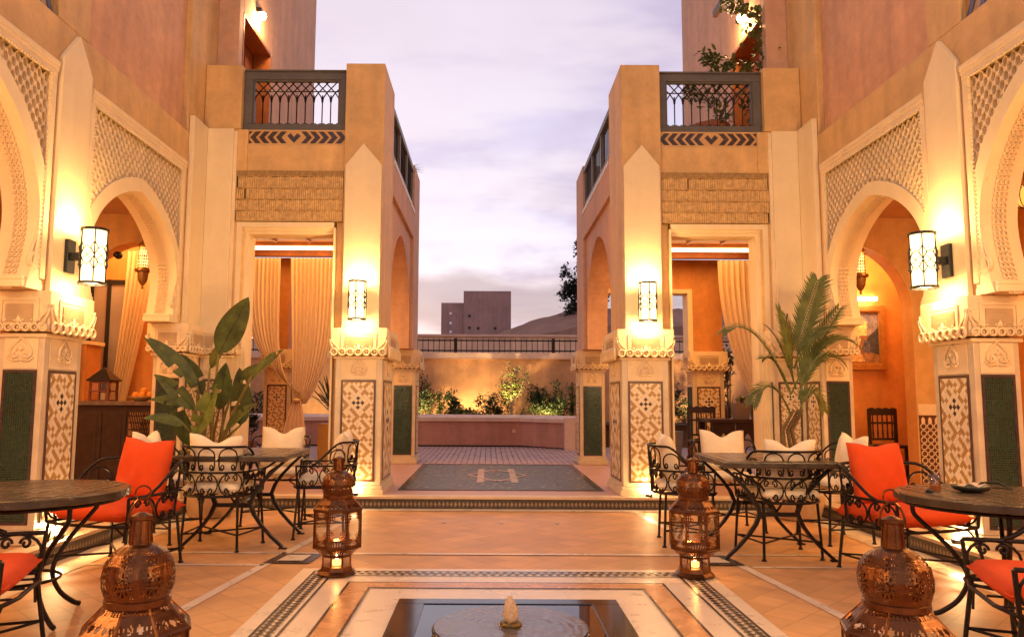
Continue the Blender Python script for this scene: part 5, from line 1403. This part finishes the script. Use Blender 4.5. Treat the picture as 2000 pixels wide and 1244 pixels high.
# garden spots
def gspot(label, loc, tgt, e, ang):
    t = thing('garden_spot', label, 'spotlight', loc, 0, 'garden spotlights')
    mb = MB(); mb.lathe([(.03,-.06),(.045,-.02),(.045,.05),(.035,.055)], 12); part('housing', mb, M_BLACKM, t)
    d = Vector(tgt)-Vector(loc); lamp('garden_beam', 'SPOT', (loc[0],loc[1],loc[2]+.09), e, (1,.72,.34), .04, d.to_track_quat('-Z','Y').to_euler(), ang)
gspot('garden spotlight hidden in the glowing shrub', (-.68,18.62,.70), (-.5,19.5,2.3), 100, 155)
gspot('garden spotlight among the bushes right of the little tree', (1.25,18.45,.66), (1.2,19.5,2.0), 60, 150)
gspot('garden spotlight among the bushes near the left rear pillar', (-1.7,18.45,.66), (-1.6,19.5,2.0), 60, 150)
gspot('garden spotlight aimed at the little tree', (.30,17.75,.78), (.42,18.5,1.75), 200, 60)
gspot('garden spotlight behind the yucca pot at the left', (-4.35,18.4,.66), (-4.3,19.5,1.6), 50, 120)
gspot('garden spotlight behind the right doorway', (4.9,18.4,.66), (4.8,19.5,1.6), 220, 110)
# pots on the paving
def spiky(name, label, loc, pot, n, L, group=None):
    t = thing(name, label, 'plant', loc, 0, group); ph = pot[2]
    mb = MB()
    if pot[3] == 'sq': mb.box(-pot[0],pot[0],-pot[0],pot[0],0,ph)
    else: mb.lathe([(pot[0],0),(pot[1],ph),(pot[1]*1.08,ph),(pot[1]*1.08,ph+.03),(pot[1]*.9,ph+.03)], 20)
    part('pot', mb, pot[4], t)
    for i in range(n):
        a = random.uniform(0,6.28); e = random.uniform(.15,1.25); d = Vector((cos(a)*cos(e),sin(a)*cos(e),sin(e))); mb = MB()
        blade(mb, (0,0,ph+.1+random.uniform(0,.25)), d, L*random.uniform(.7,1.1), .035, .35, .1, 6); part('leaf', mb, M_PALM, t)
spiky('yucca', 'spiky yucca in a tall ochre pot just left of the front lantern pillar', (-2.86,13.25,ST), (.17,.17,.62,'sq',mat('ochre_pot', (.50,.27,.07), .6, .1, 5)), 34, .75)
shr = shrub('potted_plant', 'small leafy plant in a red pot seen through the left doorway', 'plant', (-4.55,14.2,ST+.28), .22, .22, .32, 90, .20, M_LEAF, 4)
mb = MB(); mb.lathe([(.13,-.28),(.18,-.02),(.19,.0),(.16,.0)], 18); part('pot', mb, M_POT, shr)
shr = shrub('potted_plant', 'leafy shrub in a pot just right of the right lantern pillar', 'plant', (3.02,13.6,ST+.5), .30, .3, .42, 420, .10, M_BUSH, 6)
mb = MB(); mb.lathe([(.2,-.5),(.24,-.02),(.25,.0),(.2,.0)], 18); part('pot', mb, M_GPOT, shr)
# ---------------------------------------------------------------- beyond the garden
t = thing('mud_brick_building', 'windowless mud brick building with two flat roof heights, in the distance', 'building', (-1,60,0), 0, None, True)
mb = MB(); mb.box(-2.15,1.58,60,66,0,9.53); part('tall_block', mb, M_RUIN, t)
mb = MB(); mb.box(-3.92,-2.152,60.3,66,0,8.62); part('low_block', mb, M_RUIN, t)
HOLES = [((880,612)),((880,631)),((880,648))]
for u,v in HOLES:
    p = UPX(u,v,60.25); mb = MB(); mb.box(p.x-.09,p.x+.09,60.26,60.31,p.z-.09,p.z+.09); part('wall_hole', mb, mat('pale_opening', (.8,.74,.74), .8, .05), t)
for u,v in ((917,617),(917,640),(934,641),(967,641)):
    p = UPX(u,v,59.95); mb = MB(); mb.box(p.x-.10,p.x+.10,59.97,60.01,p.z-.10,p.z+.10); part('wall_hole', mb, M_BLACKM, t)
# rammed-earth mound rising to the right
mb = MB()
def mound(u, v):
    x = -6+40*u; y = 52+14*v; a = max(0,min(1,(x+.3)/7.0)); h = 5.3+2.75*a**.62+.05*sin(x*2.3)+.03*sin(x*6.1+1)
    z = h*(1-abs(v-.5)*1.6*(1 if v > .5 else .35)) ; return (x, y, z if v > 0 else 0)
mb.grid(mound, 80, 10); structure('earth_mound', mb, M_EARTH)
def far_tree(label, c, R, n):
    t = thing('dark_tree', label, 'tree', c, 0, 'dark trees on the mound')
    mb = MB(); mb.tube([(0,0,-2.5),(.1,0,-.5),(0,0,R*.8)], .16, 6, r2=.05); part('trunk', mb, M_STEM, t)
    mb = MB(); cl = [(random.gauss(0,.5)*R, random.gauss(0,.4)*R, random.gauss(.1,.5)*R) for _ in range(26)]
    for i in range(n):
        q = random.choice(cl); p = Vector([q[k]+random.gauss(0,.14)*R for k in range(3)])
        leaf_pts(mb, p, Vector((random.uniform(-1,1),random.uniform(-1,1),random.uniform(-.5,1))), .30, .16)
    part('crown', mb, mat('dark_foliage', (.035,.042,.028), .8, .4, 3), t)
p = UPX(1122,580,58); far_tree('dark round tree on the earth mound, beside the right pavilion', (p.x+.75,58,p.z+.05), 1.55, 3200)
p = UPX(1140,505,59); far_tree('taller dark tree mostly hidden behind the right pavilion', (p.x+.35,59,p.z), 1.1, 1400)
p = UPX(812,328,13.6)
t = thing('roof_palm', 'wisp of a dry plant at the roof corner of the left pavilion', 'plant', (-1.6,13.2,5.03)); 
mb = MB(); mb.lathe([(.10,0),(.13,.16),(.12,.16)], 14); part('pot', mb, M_POT, t)
mb = MB()
for i in range(14): blade(mb, (0,0,.15), (random.uniform(.5,1),random.uniform(-.4,.4),random.uniform(-.1,.5)), random.uniform(.2,.36), .014, .5, .1, 6)
part('leaf_blade', mb, M_PALM, t)
# ---------------------------------------------------------------- climber on the right balcony
pc = (2.66,9.5,4.2)
t = thing('potted_climber', 'leafy climber in a dark red pot on the right balcony, trained up the tower wall', 'plant', pc, 0, None, True)
mb = MB(); mb.lathe([(.17,0),(.24,.40),(.25,.40),(.25,.46),(.20,.46)], 22, pc); part('pot', mb, M_POT, t, smooth=False)
vine = [UPX(1478,150,9.3),UPX(1490,110,9.3),UPX(1494,70,9.25),UPX(1482,40,9.2),UPX(1455,15,9.2),UPX(1440,-25,9.2)]
mb = MB(); base = Vector((pc[0]+.05,pc[1],4.6)); mb.tube([base, base+Vector((.15,-.1,.35))]+vine, .018, 5, r2=.010)
br = [[base, UPX(1420,190,9.3), UPX(1390,125,9.25)], [base, UPX(1400,215,9.3), UPX(1355,175,9.3)], [base, UPX(1460,170,9.4), UPX(1470,130,9.4)], [vine[1], UPX(1520,115,9.3)], [vine[1],UPX(1505,60,9.2)]]
for b in br: mb.tube(b, .010, 5, r2=.005)
part('stem', mb, M_STEM, t)
mb = MB()
def leaves_at(p, R, n, L=.095):
    for i in range(n):
        q = p+Vector((random.gauss(0,R),random.gauss(0,R*.7),random.gauss(0,R))); leaf_pts(mb, q, Vector((random.uniform(-1,1),random.uniform(-1,.6),random.uniform(-.8,.7))), L*random.uniform(.6,1.2), L*.48)
for u,v,n,R in ((1395,120,70,.07),(1382,112,40,.05),(1420,128,40,.06),(1360,180,60,.08),(1385,195,50,.08),(1345,172,25,.05),(1475,165,50,.08),(1490,190,50,.08),(1455,135,40,.08),(1500,115,40,.06),(1484,95,40,.06),(1478,60,55,.08),(1470,30,60,.08),(1440,15,60,.07),(1425,2,50,.06),(1500,60,35,.05),(1465,205,40,.08),(1410,225,30,.05),(1495,128,30,.06)):
    leaves_at(UPX(u,v,9.25), R, n)
part('foliage', mb, mat('climber_leaf', (.10,.125,.035), .5, .4, 9), t)
t = thing('wall_bracket', 'little wooden beam end on the right tower wall near the climber', 'beam', tuple(UPX(1405,15,9.6)))
mb = MB(); mb.box(-.03,.03,-.2,.2,-.04,.04); part('beam_end', mb, M_DWOOD, t)

# ---------------------------------------------------------------- inside the galleries
# bar on the left
t = thing('bar_counter', 'dark wooden bar counter with a pierced screen panel, inside the left arch', 'counter', (-4.6,9.4,ST), 0, None, True)
mb = MB(); mb.box(-5.05,-4.02,9.20,9.70,ST,1.10); part('carcass', mb, M_DWOOD, t, bevel=.006)
mb = MB(); mb.box(-5.10,-4.0,9.14,9.76,1.102,1.15); part('worktop', mb, mat('slate_worktop', (.14,.10,.085), .25, .2, 8), t, bevel=.006)
for x0,x1 in ((-4.98,-4.74),(-4.70,-4.45)):
    mb = MB(); mb.box(x0,x1,9.186,9.199,.24,1.02); mb.box(x0+.05,x1-.05,9.178,9.1855,.30,.96); part('door_panel', mb, M_DWOOD, t, bevel=.004)
mb = MB(); mb.box(-4.42,-4.06,9.19,9.199,.24,1.02); sc_ = part('screen', mb, mat('screen_back', (.25,.12,.05), .6, .1), t)
mb = MB()
for i in range(14):
    for k in (0,1):
        x = -4.42+.36*i/13; z0, z1 = .24, 1.02
    mb.tube([(-4.42+.36*i/13,9.184,.24),(-4.42+.36*((i+7) % 14)/13,9.184,1.02)], .006, 4)
for i in range(10): mb.tube([(-4.42,9.184,.26+i*.08),(-4.06,9.184,.26+i*.08)], .006, 4)
part('fretwork', mb, M_DWOOD, sc_)
t = thing('house_lantern', 'small house shaped lantern with a dark roof on the bar', 'lantern', (-4.84,9.4,1.15))
mb = MB()
for x in (-.11,.11):
    for y in (-.11,.11): mb.box(x-.012,x+.012,y-.012,y+.012,0,.24)
for z in (.0,.11,.22): mb.box(-.12,.12,-.12,-.108,z,z+.016); mb.box(-.12,.12,.108,.12,z,z+.016); mb.box(-.12,-.108,-.108,.108,z,z+.016); mb.box(.108,.12,-.108,.108,z,z+.016)
mb.box(-.006,.006,-.118,-.108,0,.24); part('frame', mb, mat('red_wood', (.16,.05,.025), .5, .2), t)
mb = MB(); mb.lathe([(.205,.24),(.205,.255),(.02,.40),(.0,.405)], 4, rot=pi/4, cap=False); part('roof', mb, M_BLACKM, t)
mb = MB(); mb.box(-.105,.105,-.105,.105,.0,.238); part('glass_pane', mb, M_GLASS, t)
mb = MB(); mb.lathe([(.03,.0),(.03,.10),(.0,.1)], 12); part('candle', mb, M_WHITEF, t)
t = thing('fruit_bowl', 'shallow bowl of oranges on the bar', 'bowl', (-4.36,9.36,1.15)); mb = MB(); mb.lathe([(.06,0),(.08,.012),(.16,.055),(.155,.058),(.07,.018),(.0,.016)], 20, cap=False); part('dish', mb, mat('bowl', (.4,.25,.1), .4, .1), t, smooth=True)
for i,(x,y,z,l) in enumerate(((-.07,.0,.07,'orange at the left in the fruit bowl on the bar'),(.03,-.05,.07,'front orange in the fruit bowl on the bar'),(.09,.03,.07,'right hand orange in the fruit bowl on the bar'),(.01,.04,.12,'topmost orange in the fruit bowl on the bar'))):
    o = thing('orange', l, 'orange', (-4.36+x,9.36+y,1.15+z), 0, 'oranges in the bowl'); mb = MB(); mb.ball((0,0,0),.045,12,8); part('peel', mb, mat('orange_peel', (.75,.30,.03), .5, .1, 8), o, smooth=True); mb = MB(); mb.lathe([(.006,.042),(.004,.05)], 6); part('stalk', mb, M_STEM, o)
sh = shrub('bar_plant', 'dark leafed plant in a pot behind the fruit bowl', 'plant', (-4.17,9.55,1.25), .10, .08, .16, 30, .16, M_LEAF, 4); mb = MB(); mb.lathe([(.06,-.10),(.08,.0),(.07,.0)], 14); part('pot', mb, M_GPOT, sh)
t = thing('glass_door', 'black framed glass door behind the bar', 'door', (-5.7,11.1,ST), 0, None, True)
mb = MB(); x0,x1,z1 = -5.98,-5.40,2.90
for a,b in ((x0,x0+.06),(x1-.06,x1),(-5.72,-5.67)): mb.box(a,b,11.10,11.17,ST,z1)
for z in (ST,1.25,z1-.07): mb.box(x0+.061,x1-.061,11.105,11.165,z,z+.065)
part('frame', mb, M_BLACKM, t)
mb = MB(); mb.box(x0+.06,x1-.06,11.13,11.14,ST+.06,z1-.06); part('pane', mb, mat('dark_pane', (.32,.25,.22), .08, .1), t)
curtain('pale voile curtain falling slantwise beside the glass door at the bar', lambda v: (-5.38-.22*v**1.5, -4.95-.45*v**1.2), 3.3, .7, 11.0, 6, group=None)
t = thing('gallery_table', 'tall orange plinth beside the glass door at the bar', 'plinth', (-5.6,10.4,ST)); mb = MB(); mb.box(-.22,.10,-.2,.2,0,1.75); part('body', mb, M_ORANGE, t, bevel=.01); mb = MB(); mb.box(-.25,.13,-.23,.23,1.752,1.80); part('cap', mb, M_CREAM, t)
def hanging(label, loc, ceil, m_glow):
    t = thing('hanging_lantern', label, 'lantern', loc, 0, 'hanging brass lanterns')
    mb = MB()
    def fn(u, v): a = u*2*pi; r = .062-.006*v; return (r*cos(a),r*sin(a),v*.26)
    pierced(mb, fn, 48, 26, lambda u,v: v < .06 or v > .94 or (cos(u*16*pi+v*20)*cos(u*16*pi-v*24) > -.15)); part('shade', mb, mat('brass_shade', (.55,.30,.07), .35, .2, metal=.7), t)
    mb = MB(); mb.lathe([(.05,.02),(.045,.24)], 14, cap=False); part('glowing_glass', mb, m_glow, t)
    mb = MB(); mb.lathe([(.085,-.03),(.09,-.02),(.088,.0),(.06,.004)], 18); mb.lathe([(.003,-.23),(.014,-.215),(.010,-.19),(.03,-.165),(.05,-.13),(.058,-.08),(.060,-.032)], 16); mb.lathe([(.062,.26),(.075,.265),(.04,.31),(.012,.36),(.008,.40)], 16); part('fitting', mb, mat('old_brass', (.28,.15,.05), .35, .2, metal=.7), t, smooth=False)
    mb = MB(); mb.tube([(0,0,.40),(0,0,ceil-loc[2])], .006, 5); part('chain', mb, M_BLACKM, t)
M_HANG = emit('hanging_glass', (1,.52,.14), 3.5)
hanging('pierced brass lantern hanging in the left gallery before the bar', (-4.07,8.6,2.64), 3.55, M_HANG)
hanging('pierced brass lantern hanging in the right gallery before the painting', (4.05,8.6,2.62), 3.55, M_HANG)
t = thing('globe_lantern', 'orange wire globe lantern at the right edge of the picture', 'lantern', tuple(UPX(2003,385,6.0)), 0)
mb = MB(); mb.ball((0,0,0), .085, 14, 10); part('glowing_globe', mb, emit('orange_globe', (1,.30,.05), 1.6), t)
mb = MB()
for k in range(6): a = k*pi/6; mb.tube([(.09*cos(a)*cos(q*pi/10),.09*sin(a)*cos(q*pi/10),.09*sin(q*pi/10)) for q in range(20)], .004, 4, True)
mb.tube([(0,0,.09),(0,0,3.55-t.location.z)], .005, 5); part('wire_cage', mb, M_BLACKM, t)
# painting and picture light on the right
t = thing('framed_painting', 'gilt framed painting of a street, hanging on the orange wall of the right gallery', 'painting', (5.28,11.19,1.64), 0, None)
x0,x1,z1 = -.36,.36,.94
mb = MB()
for a,b,c_,d_ in ((x0,x1,0,.085),(x0,x1,z1-.085,z1),(x0,x0+.085,.0851,z1-.0851),(x1-.085,x1,.0851,z1-.0851)): mb.box(a,b,-.05,-.001,c_,d_)
for a,b,c_,d_ in ((x0+.085,x1-.085,.085,.105),(x0+.085,x1-.085,z1-.105,z1-.085),(x0+.085,x0+.105,.105,z1-.105),(x1-.105,x1-.085,.105,z1-.105)): mb.box(a,b,-.036,-.002,c_,d_)
part('gilt_frame', mb, mat('gilt', (.42,.20,.05), .4, .2, 20, metal=.5), t, bevel=.004)
cv = [('sky_patch',(0.256,0.208,0.240),[(x0+.1,.5),(x1-.1,.5),(x1-.1,z1-.1),(x0+.1,z1-.1)]),('house_patch',(0.800,0.528,0.224),[(x0+.1,.45),(.08,.42),(.10,.70),(-.04,.74),(-.06,.64),(x0+.1,.72)]),('ground_patch',(0.256,0.128,0.064),[(x0+.1,.1),(x1-.1,.1),(x1-.1,.501),(x0+.1,.501)]),('shade_patch',(.05,.05,.07),[(.0,.30),(x1-.1,.22),(x1-.1,.62),(.12,.50)]),('figure_patch',(.35,.28,.22),[(-.12,.30),(-.05,.28),(-.04,.44),(-.10,.46)]),('figure_patch',(.10,.09,.14),[(.02,.26),(.12,.24),(.13,.42),(.04,.44)]),('light_patch',(0.640,0.384,0.160),[(-.24,.12),(.05,.12),(-.02,.26),(-.2,.3)])]
for i,(n_,c,pts) in enumerate(cv):
    mb = MB(); mb.add([(x,-.012-.0015*i,z) for x,z in pts],[tuple(range(len(pts)))]); part(n_, mb, mat('paint_%d' % i, c, .6, .5, 16), t)
t = thing('picture_light', 'brass picture light glowing over the painting', 'lamp', (5.28,11.19,2.66)); mb = MB(); mb.tube([(0,0,0),(0,-.12,.04)], .008, 5); mb.box(-.17,.17,-.16,-.10,.03,.06); part('arm', mb, mat('old_brass', (.28,.15,.05)), t)
mb = MB(); mb.box(-.19,.19,-.165,-.095,-.02,.0295); part('tube', mb, emit('picture_tube', (1,.72,.36), 26), t)
lamp('picture_glow', 'AREA', (5.28,11.02,2.70), 9, (1,.62,.26), size=(.3,.06), rot=(radians(200),0,0))
# black spindle chairs and the long table
def spindle_chair(label, loc, rz):
    t = thing('spindle_chair', label, 'chair', loc, rz, 'black spindle back chairs')
    mb = MB(); mb.box(-.21,.21,-.20,.20,.43,.47); part('seat', mb, M_DWOOD, t, bevel=.01)
    for x in (-.19,.19):
        for y in (-.18,.18): mb = MB(); mb.box(x-.018,x+.018,y-.018,y+.018,0,.43 if y > 0 else .95); part('leg', mb, M_DWOOD, t)
    mb = MB(); n = 12; F = FR((-.21,-.18,0),(1,0,0),(0,-1,0)); fpoly(mb,F,[(0,.86),(.42,.86)]+[(.42-.42*i/n,.945+.02*abs(sin(i*pi/3))) for i in range(n+1)],-.012,.012); fbox(mb,F,0.04,.38,.52,.55,-.010,.010); fbox(mb,F,.04,.38,.74,.77,-.010,.010); part('back_rail', mb, M_DWOOD, t)
    for i in range(5): mb = MB(); mb.lathe([(.010,.55),(.014,.62),(.009,.68),(.012,.74),(.010,.86)], 8, (-.14+i*.07,-.18,0)); part('spindle', mb, M_DWOOD, t)
spindle_chair('black spindle backed chair under the painting in the right gallery', (5.30,10.5,ST), pi+.1)
spindle_chair('black spindle backed chair at the table with two grey planters', (3.02,11.45,ST), pi-.15)
spindle_chair('second black spindle backed chair, right of the first under the painting', (5.62,10.2,ST), pi/2)
t = thing('long_table', 'long black table with carved legs inside the right doorway', 'table', (3.5,11.2,ST), 0, None, False)
mb = MB(); mb.box(-.55,.55,-.35,.35,.74,.79); part('tabletop', mb, M_DWOOD, t, bevel=.006)
mb = MB(); F = FR((-.5,-.28,0),(1,0,0),(0,-1,0))
for a in (0,.34,.68):
    fpoly(mb,F,[(a,.0),(a+.06,.0),(a+.07,.35),(a+.12,.55),(a+.16,.60),(a+.2,.55),(a+.25,.35),(a+.26,0),(a+.32,0),(a+.32,.738),(a,.738)],-.02,.02)
part('carved_apron', mb, M_DWOOD, t)
for x in (-.5,.5): mb = MB(); mb.box(x-.04,x+.04,.2,.28,0,.74); part('leg', mb, M_DWOOD, t)
for i,(x,l) in enumerate(((3.47,'left one of two square grey planters on the long black table'),(3.74,'right one of two square grey planters on the long black table'))):
    sh = shrub('table_planter', l, 'planter', (x,11.1,ST+.79+.22), .10, .09, .05, 60, .06, M_LEAF2, 3, 'grey planters on the long table'); mb = MB(); mb.hexa([(-.09,-.09,-.22),(.09,-.09,-.22),(.09,.09,-.22),(-.09,.09,-.22),(-.115,-.115,.0),(.115,-.115,.0),(.115,.115,.0),(-.115,.115,.0)]); part('pot', mb, M_GPOT, sh)
sh = shrub('bamboo_plant', 'slender leafy plant behind the grey planters, before the curtain', 'plant', (3.85,12.9,ST+.5), .2, .15, .75, 260, .11, M_LEAF2, 9); mb = MB(); mb.lathe([(.15,-.5),(.2,.0),(.17,.0)], 16); part('pot', mb, M_GPOT, sh)
t = thing('tea_light', 'orange glass tea light at the end of the long black table', 'candle', (3.92,11.15,ST+.79)); mb = MB(); mb.lathe([(.03,0),(.045,.06),(.04,.11),(.036,.11)], 14); part('cup', mb, emit('tea_light_glass', (1,.2,.03), 2.2), t)
t = thing('bottle', 'slim dark bottles end of the long black table, left of the planters', 'bottle', (3.28,11.1,ST+.79)); mb = MB(); mb.lathe([(.03,0),(.03,.14),(.012,.19),(.012,.25)], 12); part('glass_body', mb, mat('bottle_glass', (.05,.02,.01), .1, .1), t)
# zellige dado on the jambs of the transverse arches
M_DBROWN = mat('brown_zellige', (.11,.05,.03), .3, .3, 20)
for s in (-1,1):
    x0, x1 = (5.54,6.18) if s < 0 else (5.30,6.18)
    F = FR((s*x0,9.80,0),(s,0,0),(0,-1,0)); w_ = x1-x0
    d0 = MB(); fbox(d0,F,0,w_,ST,1.02,.001,.012); dd = part('dado', d0, M_DBROWN, gals[s])
    d1 = MB(); fbox(d1,F,-.01,w_,1.021,1.16,.001,.018); part('dado_cap', d1, M_TCREAM, dd)
    d2 = MB()
    for i in range(int(w_/.085)):
        a0 = .045+i*.085
        for j in range(9):
            z = ST+.06+j*.085; d2.tube([F.p(a0+.036*cos(k*pi/4+pi/8), z+.036*sin(k*pi/4+pi/8), .014) for k in range(8)], .007, 4, True)
        fbox(d2,F,a0-.022,a0+.022,.92,.97,.012,.016); fpoly(d2,F,[(a0-.022,.97),(a0+.022,.97),(a0,1.0)],.012,.016)
    part('interlace_tile', d2, M_TCREAM, dd, kind='stuff')
# camera on the wall above the bar curtain
t = thing('dome_camera', 'small black dome camera on the wall above the bar', 'camera', (-4.95,10.06,3.02)); mb = MB(); mb.ball((0,-.26-.03,0),.045,12,8); part('dome', mb, M_BLACKM, t, smooth=True); mb = MB(); mb.lathe([(.05,0),(.05,.03)], 14); mb.v = [(x,-.262-z+.03,y) for x,y,z in mb.v]; part('mount', mb, M_BLACKM, t)

# ---------------------------------------------------------------- warm room lights (cove and ceiling lights of the rooms)
for s in (-1,1):
    lamp('room_cove_light', 'AREA', (s*3.0,11.0,3.66), 75, (1,.50,.16), size=(1.8,2.4), rot=(0,0,0))
    lamp('gallery_ceiling_light', 'AREA', (s*5.0,10.6,3.47), 36, (1,.50,.15), size=(1.4,.5), rot=(0,0,0))
    lamp('gallery_ceiling_light', 'AREA', (s*5.0,6.6,3.5), 80, (1,.50,.15), size=(1.2,1.8), rot=(0,0,0))
    lamp('gallery_ceiling_light', 'AREA', (s*5.0,2.5,3.5), 70, (1,.50,.15), size=(1.2,1.8), rot=(0,0,0))
